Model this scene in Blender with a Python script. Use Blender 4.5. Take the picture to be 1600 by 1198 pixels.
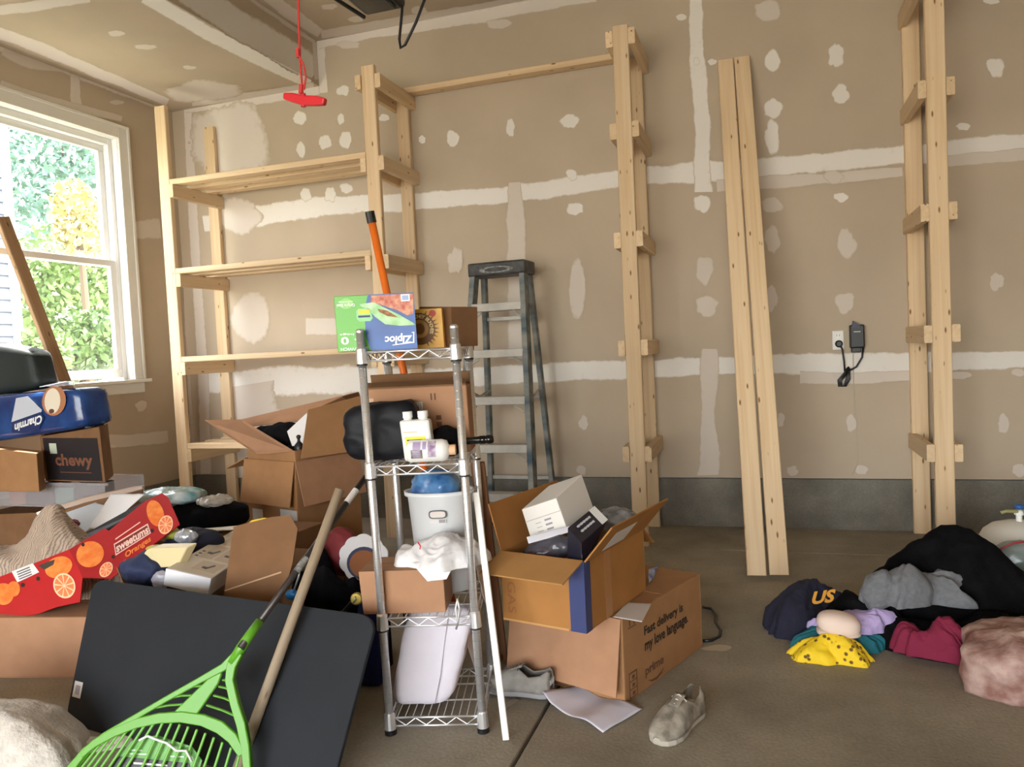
import bpy, math, random
from mathutils import Vector, Matrix, noise as mnoise

for o in list(bpy.data.objects):
    bpy.data.objects.remove(o)
SC = bpy.context.scene
COL = SC.collection
V = Vector
R = math.radians
rnd = random.Random(7)

# ------------------------------------------------------------------ camera
F_PX, CX, CY, CAM_H = 1197.0, 800.0, 599.0, 1.17
AX = V((0.94976269, -0.03175056, -0.3113563))      # world X, Y, Z seen in camera axes (right, down, forward)
AY = V((0.30928107, -0.05709804, 0.94925499))
AZ = V((-0.04791721, -0.99786358, -0.04440975))
EYE = V((0, 0, CAM_H))
cam_d = bpy.data.cameras.new('camera')
cam = bpy.data.objects.new('camera', cam_d)
COL.objects.link(cam)
cam_d.sensor_fit = 'HORIZONTAL'
cam_d.sensor_width = 36.0
cam_d.lens = 36.0 * F_PX / 1600.0
cam_d.clip_start = 0.02
cam_d.clip_end = 300
cam.matrix_world = Matrix(((AX[0], -AX[1], -AX[2], 0), (AY[0], -AY[1], -AY[2], 0),
                           (AZ[0], -AZ[1], -AZ[2], CAM_H), (0, 0, 0, 1)))
SC.camera = cam

# ------------------------------------------------------------------ world, sun, exposure
SC.view_settings.view_transform = 'Standard'
SC.view_settings.look = 'None'
SC.view_settings.gamma = 1.0
SC.view_settings.use_curve_mapping = False
SC.view_settings.exposure = 1.46
W = bpy.data.worlds.new('sky')
SC.world = W
W.use_nodes = True
wn = W.node_tree
wn.nodes.clear()
w_out = wn.nodes.new('ShaderNodeOutputWorld')
w_bg = wn.nodes.new('ShaderNodeBackground')
w_sky = wn.nodes.new('ShaderNodeTexSky')
w_sky.sky_type = 'NISHITA'
w_sky.sun_disc = False
w_sky.sun_elevation = R(42)
w_sky.sun_rotation = R(100)
w_sky.dust_density = 2.5
w_sky.air_density = 1.0
w_mix = wn.nodes.new('ShaderNodeMixRGB')
w_mix.inputs[0].default_value = 0.55                 # hazy bright summer sky: pulled towards white
w_mix.inputs[2].default_value = (7.0, 6.9, 6.6, 1)
wn.links.new(w_sky.outputs[0], w_mix.inputs[1])
wn.links.new(w_mix.outputs[0], w_bg.inputs[0])
w_bg.inputs[1].default_value = 1.0
wn.links.new(w_bg.outputs[0], w_out.inputs[0])
sun_d = bpy.data.lights.new('sun', 'SUN')
sun_d.energy = 14.0
sun_d.angle = R(1.0)
sun_d.color = (1.0, 0.95, 0.86)
sun = bpy.data.objects.new('sun', sun_d)
COL.objects.link(sun)
sun.rotation_euler = V((0.40, -0.16, -0.90)).to_track_quat('-Z', 'Y').to_euler()


def portal(loc, direction, sx, sy):
    d = bpy.data.lights.new('daylight_portal', 'AREA')
    d.shape = 'RECTANGLE'
    d.size, d.size_y = sx, sy
    d.energy = 1.0
    d.cycles.is_portal = True
    o = bpy.data.objects.new('daylight_portal', d)
    COL.objects.link(o)
    o.location = loc
    o.rotation_euler = V(direction).to_track_quat('-Z', 'Z').to_euler()


DOOR_X0, DOOR_X1, DOOR_Z, FRONT_Y = -4.0, 1.0, 2.6, -4.2
portal(((DOOR_X0 + DOOR_X1) / 2, FRONT_Y - 0.1, DOOR_Z / 2), (0, 1, 0), DOOR_X1 - DOOR_X0, DOOR_Z)
portal((-4.42, 3.65, 1.93), (1, 0, 0), 1.36, 1.70)

# ------------------------------------------------------------------ pixel -> world helpers (1600 x 1198 frame)


def ray(px, py):
    c = V(((px - CX) / F_PX, (py - CY) / F_PX, 1.0))
    return V((AX.dot(c), AY.dot(c), AZ.dot(c)))


def PY(px, py, y):
    r = ray(px, py)
    return EYE + r * (y / r.y)


def PX(px, py, x):
    r = ray(px, py)
    return EYE + r * (x / r.x)


def PZ(px, py, z):
    r = ray(px, py)
    return EYE + r * ((z - CAM_H) / r.z)


def PP(px, py, p0, n):
    r = ray(px, py)
    return EYE + r * ((p0 - EYE).dot(n) / r.dot(n))


# ------------------------------------------------------------------ materials
def lin(c):
    def f(v):
        v /= 255.0
        return v / 12.92 if v <= 0.04045 else ((v + 0.055) / 1.055) ** 2.4
    return (f(c[0]), f(c[1]), f(c[2]), 1)


MATS = {}


def mat(name, rgb, rough=0.6, metal=0.0, var=0.0, vscale=8.0, bump=0.0, bscale=60.0, alpha=1.0, trans=0.0, spec=0.5,
        rgb2=None, stretch=(1, 1, 1), sheen=0.0):
    if name in MATS:
        return MATS[name]
    m = bpy.data.materials.new(name)
    m.use_nodes = True
    nt = m.node_tree
    p = nt.nodes['Principled BSDF']
    p.inputs['Base Color'].default_value = lin(rgb)
    p.inputs['Roughness'].default_value = rough
    p.inputs['Metallic'].default_value = metal
    p.inputs['Specular IOR Level'].default_value = spec
    p.inputs['Alpha'].default_value = alpha
    p.inputs['Transmission Weight'].default_value = trans
    p.inputs['Sheen Weight'].default_value = sheen
    tc = nt.nodes.new('ShaderNodeTexCoord')
    mp = nt.nodes.new('ShaderNodeMapping')
    mp.inputs['Scale'].default_value = stretch
    nt.links.new(tc.outputs['Object'], mp.inputs[0])
    if var > 0 or rgb2:
        n = nt.nodes.new('ShaderNodeTexNoise')
        n.inputs['Scale'].default_value = vscale
        n.inputs['Detail'].default_value = 5
        nt.links.new(mp.outputs[0], n.inputs['Vector'])
        cr = nt.nodes.new('ShaderNodeValToRGB')
        a, b = lin(rgb), lin(rgb2) if rgb2 else None
        if b is None:
            b = tuple(min(1, x * (1 + var)) for x in a[:3]) + (1,)
            a = tuple(x * (1 - var) for x in a[:3]) + (1,)
        cr.color_ramp.elements[0].color = a
        cr.color_ramp.elements[1].color = b
        cr.color_ramp.elements[0].position = 0.35
        cr.color_ramp.elements[1].position = 0.65
        nt.links.new(n.outputs['Fac'], cr.inputs[0])
        nt.links.new(cr.outputs[0], p.inputs['Base Color'])
    if bump > 0:
        n2 = nt.nodes.new('ShaderNodeTexNoise')
        n2.inputs['Scale'].default_value = bscale
        n2.inputs['Detail'].default_value = 4
        nt.links.new(mp.outputs[0], n2.inputs['Vector'])
        bp = nt.nodes.new('ShaderNodeBump')
        bp.inputs['Strength'].default_value = bump
        bp.inputs['Distance'].default_value = 0.01
        nt.links.new(n2.outputs['Fac'], bp.inputs['Height'])
        nt.links.new(bp.outputs[0], p.inputs['Normal'])
    MATS[name] = m
    return m


def wood_mat(name, c0, c1, knot):
    m = bpy.data.materials.new(name)
    m.use_nodes = True
    nt = m.node_tree
    L = nt.links.new
    p = nt.nodes['Principled BSDF']
    p.inputs['Roughness'].default_value = 0.62
    p.inputs['Specular IOR Level'].default_value = 0.3
    tc = nt.nodes.new('ShaderNodeTexCoord')
    oi = nt.nodes.new('ShaderNodeObjectInfo')
    add = nt.nodes.new('ShaderNodeVectorMath')
    add.operation = 'ADD'
    sc = nt.nodes.new('ShaderNodeVectorMath')
    sc.operation = 'SCALE'
    sc.inputs[0].default_value = (13, 7, 11)
    L(oi.outputs['Random'], sc.inputs['Scale'])
    L(tc.outputs['Object'], add.inputs[0])
    L(sc.outputs[0], add.inputs[1])
    mp = nt.nodes.new('ShaderNodeMapping')
    mp.inputs['Scale'].default_value = (1.2, 38, 38)
    L(add.outputs[0], mp.inputs[0])
    n = nt.nodes.new('ShaderNodeTexNoise')
    n.inputs['Scale'].default_value = 1.0
    n.inputs['Detail'].default_value = 3
    n.inputs['Distortion'].default_value = 0.6
    L(mp.outputs[0], n.inputs['Vector'])
    cr = nt.nodes.new('ShaderNodeValToRGB')
    cr.color_ramp.elements[0].position = 0.3
    cr.color_ramp.elements[1].position = 0.62
    cr.color_ramp.elements[0].color = lin(c0)
    cr.color_ramp.elements[1].color = lin(c1)
    L(n.outputs['Fac'], cr.inputs[0])
    mk = nt.nodes.new('ShaderNodeMapping')
    mk.inputs['Scale'].default_value = (7.5, 24, 24)
    L(add.outputs[0], mk.inputs[0])
    vo = nt.nodes.new('ShaderNodeTexVoronoi')
    vo.inputs['Scale'].default_value = 1.0
    L(mk.outputs[0], vo.inputs['Vector'])
    kr = nt.nodes.new('ShaderNodeValToRGB')
    kr.color_ramp.elements[0].position = 0.07
    kr.color_ramp.elements[0].color = (1, 1, 1, 1)
    kr.color_ramp.elements[1].position = 0.15
    kr.color_ramp.elements[1].color = (0, 0, 0, 1)
    L(vo.outputs['Distance'], kr.inputs[0])
    mx = nt.nodes.new('ShaderNodeMixRGB')
    mx.inputs[2].default_value = lin(knot)
    L(cr.outputs[0], mx.inputs[1])
    L(kr.outputs[0], mx.inputs[0])
    hs = nt.nodes.new('ShaderNodeHueSaturation')       # each board a little lighter or darker than the next
    mr = nt.nodes.new('ShaderNodeMapRange')
    mr.inputs['To Min'].default_value = 0.9
    mr.inputs['To Max'].default_value = 1.08
    L(oi.outputs['Random'], mr.inputs[0])
    L(mr.outputs[0], hs.inputs['Value'])
    L(mx.outputs[0], hs.inputs['Color'])
    L(hs.outputs[0], p.inputs['Base Color'])
    MATS[name] = m
    return m


PAPER = (188, 173, 153)


def mud_mat(name, white, amount):
    """joint compound feathering out into bare drywall paper: the mesh attribute 'feather' runs 0 at its rim to 1 inside"""
    m = bpy.data.materials.new(name)
    m.use_nodes = True
    nt = m.node_tree
    L = nt.links.new
    p = nt.nodes['Principled BSDF']
    p.inputs['Roughness'].default_value = 0.85
    p.inputs['Specular IOR Level'].default_value = 0.2
    at = nt.nodes.new('ShaderNodeAttribute')
    at.attribute_name = 'feather'
    tc = nt.nodes.new('ShaderNodeTexCoord')
    n = nt.nodes.new('ShaderNodeTexNoise')
    n.inputs['Scale'].default_value = 26
    n.inputs['Detail'].default_value = 6
    L(tc.outputs['Object'], n.inputs['Vector'])
    ad = nt.nodes.new('ShaderNodeMath')
    ad.operation = 'ADD'
    L(at.outputs['Fac'], ad.inputs[0])
    sb = nt.nodes.new('ShaderNodeMath')
    sb.operation = 'MULTIPLY_ADD'
    sb.inputs[1].default_value = 0.9
    sb.inputs[2].default_value = -0.5
    L(n.outputs['Fac'], sb.inputs[0])
    L(sb.outputs[0], ad.inputs[1])
    mr = nt.nodes.new('ShaderNodeMapRange')
    mr.interpolation_type = 'SMOOTHSTEP'
    mr.inputs['From Min'].default_value = 0.15
    mr.inputs['From Max'].default_value = 0.8
    mr.inputs['To Max'].default_value = amount
    L(ad.outputs[0], mr.inputs[0])
    mx = nt.nodes.new('ShaderNodeMixRGB')
    mx.inputs[1].default_value = lin(PAPER)
    mx.inputs[2].default_value = lin(white)
    L(mr.outputs[0], mx.inputs[0])
    L(mx.outputs[0], p.inputs['Base Color'])
    cut = nt.nodes.new('ShaderNodeMath')              # nothing at all is left where the coat has run out
    cut.operation = 'GREATER_THAN'
    cut.inputs[1].default_value = 0.1
    L(mr.outputs[0], cut.inputs[0])
    L(cut.outputs[0], p.inputs['Alpha'])
    MATS[name] = m
    return m


def concrete_mat(name, c0, c1, c2, scale=1.0):
    m = bpy.data.materials.new(name)
    m.use_nodes = True
    nt = m.node_tree
    L = nt.links.new
    p = nt.nodes['Principled BSDF']
    p.inputs['Roughness'].default_value = 0.72
    p.inputs['Specular IOR Level'].default_value = 0.35
    tc = nt.nodes.new('ShaderNodeTexCoord')
    n = nt.nodes.new('ShaderNodeTexNoise')
    n.inputs['Scale'].default_value = 1.7 * scale
    n.inputs['Detail'].default_value = 8
    n.inputs['Roughness'].default_value = 0.62
    L(tc.outputs['Object'], n.inputs['Vector'])
    cr = nt.nodes.new('ShaderNodeValToRGB')
    e = cr.color_ramp.elements
    e[0].position, e[0].color = 0.32, lin(c0)
    e[1].position, e[1].color = 0.68, lin(c2)
    k = e.new(0.5)
    k.color = lin(c1)
    L(n.outputs['Fac'], cr.inputs[0])
    n3 = nt.nodes.new('ShaderNodeTexNoise')
    n3.inputs['Scale'].default_value = 90
    n3.inputs['Detail'].default_value = 3
    L(tc.outputs['Object'], n3.inputs['Vector'])
    mx = nt.nodes.new('ShaderNodeMixRGB')
    mx.blend_type = 'OVERLAY'
    mx.inputs[0].default_value = 0.28
    L(cr.outputs[0], mx.inputs[1])
    L(n3.outputs['Fac'], mx.inputs[2])
    L(mx.outputs[0], p.inputs['Base Color'])
    bp = nt.nodes.new('ShaderNodeBump')
    bp.inputs['Strength'].default_value = 0.25
    bp.inputs['Distance'].default_value = 0.004
    L(n3.outputs['Fac'], bp.inputs['Height'])
    L(bp.outputs[0], p.inputs['Normal'])
    MATS[name] = m
    return m


M_WALL = mat('drywall_paper', PAPER, 0.9, var=0.045, vscale=2.2, bump=0.04, bscale=180, spec=0.2)
M_MUD = mud_mat('joint_compound', (232, 228, 222), 0.95)
M_MUDT = mud_mat('joint_compound_thin', (226, 218, 211), 0.6)
M_MUDG = mud_mat('joint_compound_grey', (226, 218, 212), 0.78)
M_PINE = wood_mat('pine', (216, 186, 146), (227, 202, 166), (134, 94, 58))
M_OLDW = wood_mat('old_wood', (150, 116, 84), (172, 138, 104), (92, 66, 44))
M_POLE = wood_mat('pole_wood', (150, 132, 110), (176, 158, 134), (120, 100, 80))
M_FLOOR = concrete_mat('floor_concrete', (126, 118, 104), (146, 138, 122), (162, 154, 138))
M_STEM = concrete_mat('stem_wall_concrete', (102, 99, 90), (118, 114, 104), (134, 130, 119), 2.5)
M_WHITE = mat('white_paint', (232, 230, 224), 0.45)
M_VINYL = mat('white_vinyl', (238, 238, 236), 0.35)
M_CARD = mat('cardboard', (162, 120, 82), 0.8, var=0.05, vscale=14, bump=0.05, bscale=90, spec=0.2)
M_CARDP = mat('cardboard_pinkish', (172, 130, 100), 0.8, var=0.05, vscale=14, spec=0.2)
M_CARDO = mat('cardboard_orange', (168, 117, 64), 0.75, var=0.06, vscale=12, spec=0.25)
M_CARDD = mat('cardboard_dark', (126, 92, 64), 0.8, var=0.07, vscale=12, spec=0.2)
M_INK = mat('ink', (38, 30, 26), 0.7)
M_INKB = mat('brown_print', (104, 68, 48), 0.8)
M_CHROME = mat('chrome_wire', (236, 237, 240), 0.32, 0.85)
M_BLACK = mat('black_plastic', (24, 24, 26), 0.4)
M_BLKC = mat('black_cloth', (15, 14, 16), 0.95, var=0.3, vscale=18, bump=0.3, bscale=160, spec=0.1)
M_PAPERW = mat('white_paper', (228, 226, 226), 0.7, var=0.02)
M_LABEL = mat('white_label', (214, 210, 206), 0.6)
M_BLUET = mat('blue_tape', (52, 62, 110), 0.5)


# ------------------------------------------------------------------ mesh builder
class MB:
    def __init__(self):
        self.v, self.f = [], []

    def hexa(self, p):                               # p: 4 bottom + 4 top, same winding
        b = len(self.v)
        self.v += [V(q) for q in p]
        self.f += [tuple(b + i for i in q) for q in ((3, 2, 1, 0), (4, 5, 6, 7), (0, 1, 5, 4), (1, 2, 6, 5), (2, 3, 7, 6), (3, 0, 4, 7))]
        return self

    def box(self, O, U, Vv, Wv):
        O, U, Vv, Wv = V(O), V(U), V(Vv), V(Wv)
        return self.hexa([O, O + U, O + U + Vv, O + Vv, O + Wv, O + U + Wv, O + U + Vv + Wv, O + Vv + Wv])

    def cbox(self, c, sx, sy, sz, rz=0.0):
        a, b = V((math.cos(rz), math.sin(rz), 0)), V((-math.sin(rz), math.cos(rz), 0))
        c = V(c)
        return self.box(c - a * sx / 2 - b * sy / 2 - V((0, 0, sz / 2)), a * sx, b * sy, V((0, 0, sz)))

    def prism(self, pts, n):                         # polygon swept by vector n
        pts, n = [V(p) for p in pts], V(n)
        b, k = len(self.v), len(pts)
        self.v += pts + [p + n for p in pts]
        self.f.append(tuple(reversed(range(b, b + k))))
        self.f.append(tuple(range(b + k, b + 2 * k)))
        for i in range(k):
            j = (i + 1) % k
            self.f.append((b + i, b + j, b + k + j, b + k + i))
        return self

    def tube(self, pts, r, n=8, caps=True):
        pts = [V(p) for p in pts]
        k = len(pts)
        rs = r if isinstance(r, (list, tuple)) else [r] * k
        b = len(self.v)
        prev = None
        for i, p in enumerate(pts):
            d = (pts[min(i + 1, k - 1)] - pts[max(i - 1, 0)]).normalized()
            if prev is None:
                a = d.orthogonal().normalized()
            else:
                a = prev - d * prev.dot(d)
                a = a.normalized() if a.length > 1e-6 else d.orthogonal().normalized()
            prev = a
            c = d.cross(a)
            for j in range(n):
                t = 2 * math.pi * j / n
                self.v.append(p + (a * math.cos(t) + c * math.sin(t)) * rs[i])
        for i in range(k - 1):
            for j in range(n):
                j2 = (j + 1) % n
                self.f.append((b + i * n + j, b + i * n + j2, b + (i + 1) * n + j2, b + (i + 1) * n + j))
        if caps:
            self.f.append(tuple(b + j for j in reversed(range(n))))
            self.f.append(tuple(b + (k - 1) * n + j for j in range(n)))
        return self

    def lathe(self, O, axis, prof, n=20):            # prof: (radius, height)
        O, axis = V(O), V(axis).normalized()
        a = axis.orthogonal().normalized()
        c = axis.cross(a)
        b = len(self.v)
        for r, h in prof:
            for j in range(n):
                t = 2 * math.pi * j / n
                self.v.append(O + axis * h + (a * math.cos(t) + c * math.sin(t)) * r)
        for i in range(len(prof) - 1):
            for j in range(n):
                j2 = (j + 1) % n
                self.f.append((b + i * n + j, b + i * n + j2, b + (i + 1) * n + j2, b + (i + 1) * n + j))
        self.f.append(tuple(b + j for j in reversed(range(n))))
        self.f.append(tuple(b + (len(prof) - 1) * n + j for j in range(n)))
        return self

    def ribbon(self, pts, hw, n, th):                # flat strip along pts, half widths hw, thickness th along n
        pts, n = [V(p) for p in pts], V(n).normalized()
        k = len(pts)
        hw = hw if isinstance(hw, (list, tuple)) else [hw] * k
        b = len(self.v)
        for i, p in enumerate(pts):
            d = (pts[min(i + 1, k - 1)] - pts[max(i - 1, 0)]).normalized()
            s = d.cross(n).normalized() * hw[i]
            self.v += [p - s, p + s, p + s + n * th, p - s + n * th]
        for i in range(k - 1):
            o, q = b + 4 * i, b + 4 * i + 4
            for j in range(4):
                j2 = (j + 1) % 4
                self.f.append((o + j, o + j2, q + j2, q + j))
        self.f.append((b + 3, b + 2, b + 1, b))
        e = b + 4 * (k - 1)
        self.f.append((e, e + 1, e + 2, e + 3))
        return self

    def build(self, name, m, parent=None, smooth=False, bevel=0.0, segs=1, subsurf=0):
        me = bpy.data.meshes.new(name)
        me.from_pydata([tuple(q) for q in self.v], [], self.f)
        me.update()
        return link(name, me, m, parent, smooth, bevel, segs, subsurf)


def link(name, me, m, parent=None, smooth=False, bevel=0.0, segs=1, subsurf=0, mw=None):
    if m is not None:
        me.materials.append(m)
    if smooth:
        for p in me.polygons:
            p.use_smooth = True
    o = bpy.data.objects.new(name, me)
    COL.objects.link(o)
    if bevel:
        md = o.modifiers.new('bevel', 'BEVEL')
        md.width, md.segments, md.limit_method, md.angle_limit = bevel, segs, 'ANGLE', R(35)
    if subsurf:
        md = o.modifiers.new('subsurf', 'SUBSURF')
        md.levels = md.render_levels = subsurf
    if mw is not None:
        o.matrix_basis = mw
    if parent is not None:
        attach(o, parent)
    return o


def attach(o, parent):
    o.parent = parent
    mw = Matrix.Identity(4)
    p = parent
    while p is not None:                              # parents carry only their own basis: compose by hand
        mw = p.matrix_parent_inverse @ p.matrix_basis @ mw if p.parent else p.matrix_basis @ mw
        p = p.parent
    o.matrix_parent_inverse = mw.inverted()


def tag(o, label=None, cat=None, group=None, kind=None):
    for k, v in (('label', label), ('category', cat), ('group', group), ('kind', kind)):
        if v:
            o[k] = v
    return o


def thing(name, label, cat, loc=(0, 0, 0), group=None):
    o = bpy.data.objects.new(name, None)
    COL.objects.link(o)
    o.empty_display_size = 0.05
    o.matrix_basis = Matrix.Translation(V(loc))
    return tag(o, label, cat, group)


def structure(name, mb, m, **k):
    return tag(mb.build(name, m, **k), kind='structure')


def board(name, p0, p1, wdir, w, t, m, parent=None, ch=0.004):
    """a sawn board: centre line p0-p1, wide across wdir, with eased edges; grain along its own X axis"""
    p0, p1 = V(p0), V(p1)
    X = (p1 - p0).normalized()
    Yv = V(wdir)
    Yv = (Yv - X * Yv.dot(X)).normalized()
    Zv = X.cross(Yv)
    L = (p1 - p0).length
    a, b = w / 2, t / 2
    prof = [(-a + ch, -b), (a - ch, -b), (a, -b + ch), (a, b - ch), (a - ch, b), (-a + ch, b), (-a, b - ch), (-a, -b + ch)]
    vs = [(0, y, z) for y, z in prof] + [(L, y, z) for y, z in prof]
    fs = [tuple(reversed(range(8))), tuple(range(8, 16))] + [(i, (i + 1) % 8, 8 + (i + 1) % 8, 8 + i) for i in range(8)]
    me = bpy.data.meshes.new(name)
    me.from_pydata(vs, [], fs)
    me.update()
    mw = Matrix(((X.x, Yv.x, Zv.x, p0.x), (X.y, Yv.y, Zv.y, p0.y), (X.z, Yv.z, Zv.z, p0.z), (0, 0, 0, 1)))
    return link(name, me, m, parent, mw=mw)


# ---- flat print on a face
class Face:
    """origin O, full width vector u, full height vector v; prints sit a hair in front of it"""

    def __init__(self, O, u, v, n=None):
        self.O, self.u, self.v = V(O), V(u), V(v)
        self.n = (V(n) if n is not None else self.u.cross(self.v)).normalized()

    def pt(self, a, b, off=0.0):
        return self.O + self.u * a + self.v * b + self.n * off

    def poly(self, name, pts, m, parent, off=0.0006, th=0.0005):
        return MB().prism([self.pt(a, b, off) for a, b in pts], self.n * th).build(name, m, parent)

    def rect(self, name, x0, y0, x1, y1, m, parent, off=0.0006, th=0.0005):
        return self.poly(name, [(x0, y0), (x1, y0), (x1, y1), (x0, y1)], m, parent, off, th)

    def disc(self, name, cx, cy, r, m, parent, off=0.0006, n=24, a0=0.0, a1=2 * math.pi, th=0.0005, sx=1.0):
        lu, lv = self.u.length, self.v.length
        pts = [(cx + r * sx * math.cos(a0 + (a1 - a0) * i / n) / lu, cy + r * math.sin(a0 + (a1 - a0) * i / n) / lv)
               for i in range(n if a1 - a0 > 6.28 else n + 1)]
        return self.poly(name, pts, m, parent, off, th)

    def text(self, name, s, x0, y0, x1, y1, m, parent, rot=0, bold=0.0, off=0.0012, shear=0.0):
        """letters fitted to the rectangle x0..x1, y0..y1 of the face; rot in quarter turns"""
        cu = bpy.data.curves.new('lettering', 'FONT')
        cu.body = s
        cu.size = 1.0
        cu.offset = bold
        cu.shear = shear
        cu.resolution_u = 3
        cu.extrude = 0.0
        tmp = bpy.data.objects.new('lettering', cu)
        COL.objects.link(tmp)
        dg = bpy.context.evaluated_depsgraph_get()
        me = bpy.data.meshes.new_from_object(tmp.evaluated_get(dg))
        bpy.data.objects.remove(tmp)
        bpy.data.curves.remove(cu)
        xs = [q.co.x for q in me.vertices]
        ys = [q.co.y for q in me.vertices]
        ax, bx, ay, by = min(xs), max(xs), min(ys), max(ys)
        for q in me.vertices:
            a, b = (q.co.x - ax) / (bx - ax), (q.co.y - ay) / (by - ay)
            for _ in range(rot % 4):
                a, b = 1 - b, a
            q.co = self.pt(x0 + (x1 - x0) * a, y0 + (y1 - y0) * b, off)
        me.update()
        return link(name, me, m, parent)


# ---- cartons
def flap_slab(A, B, inward, up, ang, ln, th=0.005, trim=0.0):
    d = V(inward) * math.cos(R(ang)) + V(up) * math.sin(R(ang))
    A, B = V(A), V(B)
    e = (B - A).normalized()
    n = e.cross(d).normalized() * th
    return MB().prism([A + e * 0.002, B - e * 0.002, B - e * (0.004 + trim) + d * ln, A + e * (0.004 + trim) + d * ln], n)


class Carton:
    """box walls from near bottom corner O; U runs along the near face, Vd along the side face"""

    def __init__(self, name, label, O, U, Vd, w, d, h, m, up=(0, 0, 1), th=0.005, cat='box', group=None, top=False):
        self.O, self.U, self.V, self.Wd = V(O), V(U).normalized(), V(Vd).normalized(), V(up).normalized()
        self.w, self.d, self.h, self.m, self.th = w, d, h, m, th
        self.root = thing(name, label, cat, self.O, group)
        u, v, k, O = self.U, self.V, self.Wd, self.O
        b = MB()
        b.box(O, u * w, v * d, k * th)
        b.box(O + k * th, u * w, v * th, k * (h - th))
        b.box(O + k * th + v * (d - th), u * w, v * th, k * (h - th))
        b.box(O + k * th + v * th, u * th, v * (d - 2 * th), k * (h - th))
        b.box(O + k * th + v * th + u * (w - th), u * th, v * (d - 2 * th), k * (h - th))
        if top:
            b.box(O + k * (h - th) + v * th + u * th, u * (w - 2 * th), v * (d / 2 - 0.003 - th), k * th)
            b.box(O + k * (h - th) + v * (d / 2 + 0.002) + u * th, u * (w - 2 * th), v * (d / 2 - 0.003 - th), k * th)
        self.body = b.build('carton_body', m, self.root, bevel=0.0015)

    def corner(self, a, b):
        return self.O + self.U * (self.w * a) + self.V * (self.d * b) + self.Wd * self.h

    def flap(self, side, ang, ln, m=None, trim=0.0):
        c, u, v = self.corner, self.U, self.V
        A, B, I = {'near': (c(0, 0), c(1, 0), v), 'far': (c(0, 1), c(1, 1), -v), 'u0': (c(0, 0), c(0, 1), u), 'u1': (c(1, 0), c(1, 1), -u)}[side]
        s = flap_slab(A, B, I, self.Wd, ang, ln, self.th, trim)
        return s.build('flap', m or self.m, self.root)

    def face(self, side):
        O, u, v, k = self.O, self.U * self.w, self.V * self.d, self.Wd * self.h
        if side == 'near':
            f = (O, u, k, -self.V) if self.U.cross(self.Wd).dot(self.V) < 0 else (O + u, -u, k, -self.V)
        elif side == 'u0':
            f = (O, v, k, -self.U) if self.V.cross(self.Wd).dot(self.U) < 0 else (O + v, -v, k, -self.U)
        else:
            f = (O + k, u, v, self.Wd)
        return Face(*f)


def ppbox(name, label, cat, bl, br, tr, tl, y, far, yfar, m, bevel=0.001, group=None, parts=None):
    """solid box from its near face (pixels at distance y) and where its far top corner lies"""
    p = [PY(*q, y) if not isinstance(y, (list, tuple)) else PY(*q, y[i]) for i, q in enumerate((bl, br, tr, tl))]
    dv = PY(*far, yfar) - p[2]
    root = thing(name, label, cat, (p[0] + p[1]) / 2, group)
    b = MB().hexa([p[0], p[1], p[1] + dv, p[0] + dv, p[3], p[2], p[2] + dv, p[3] + dv]).build('box_body', m, root, bevel=bevel)
    return root, p, dv, b


def panel(name, quad, m, parent, th=0.005, bevel=0.0):
    p = [PY(*q) for q in quad]
    n = (p[1] - p[0]).cross(p[3] - p[0]).normalized()
    return MB().prism(p, n * th).build(name, m, parent, bevel=bevel)


# ---- soft things
def fold(p, f, seed):
    return 1.0 - 2.0 * abs(mnoise.noise(V((p[0] * f + seed, p[1] * f - seed * 1.7, p[2] * f + 3.1 * seed))))


def rid(p):
    return 1.0 - 2.0 * abs(mnoise.noise(p))


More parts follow.
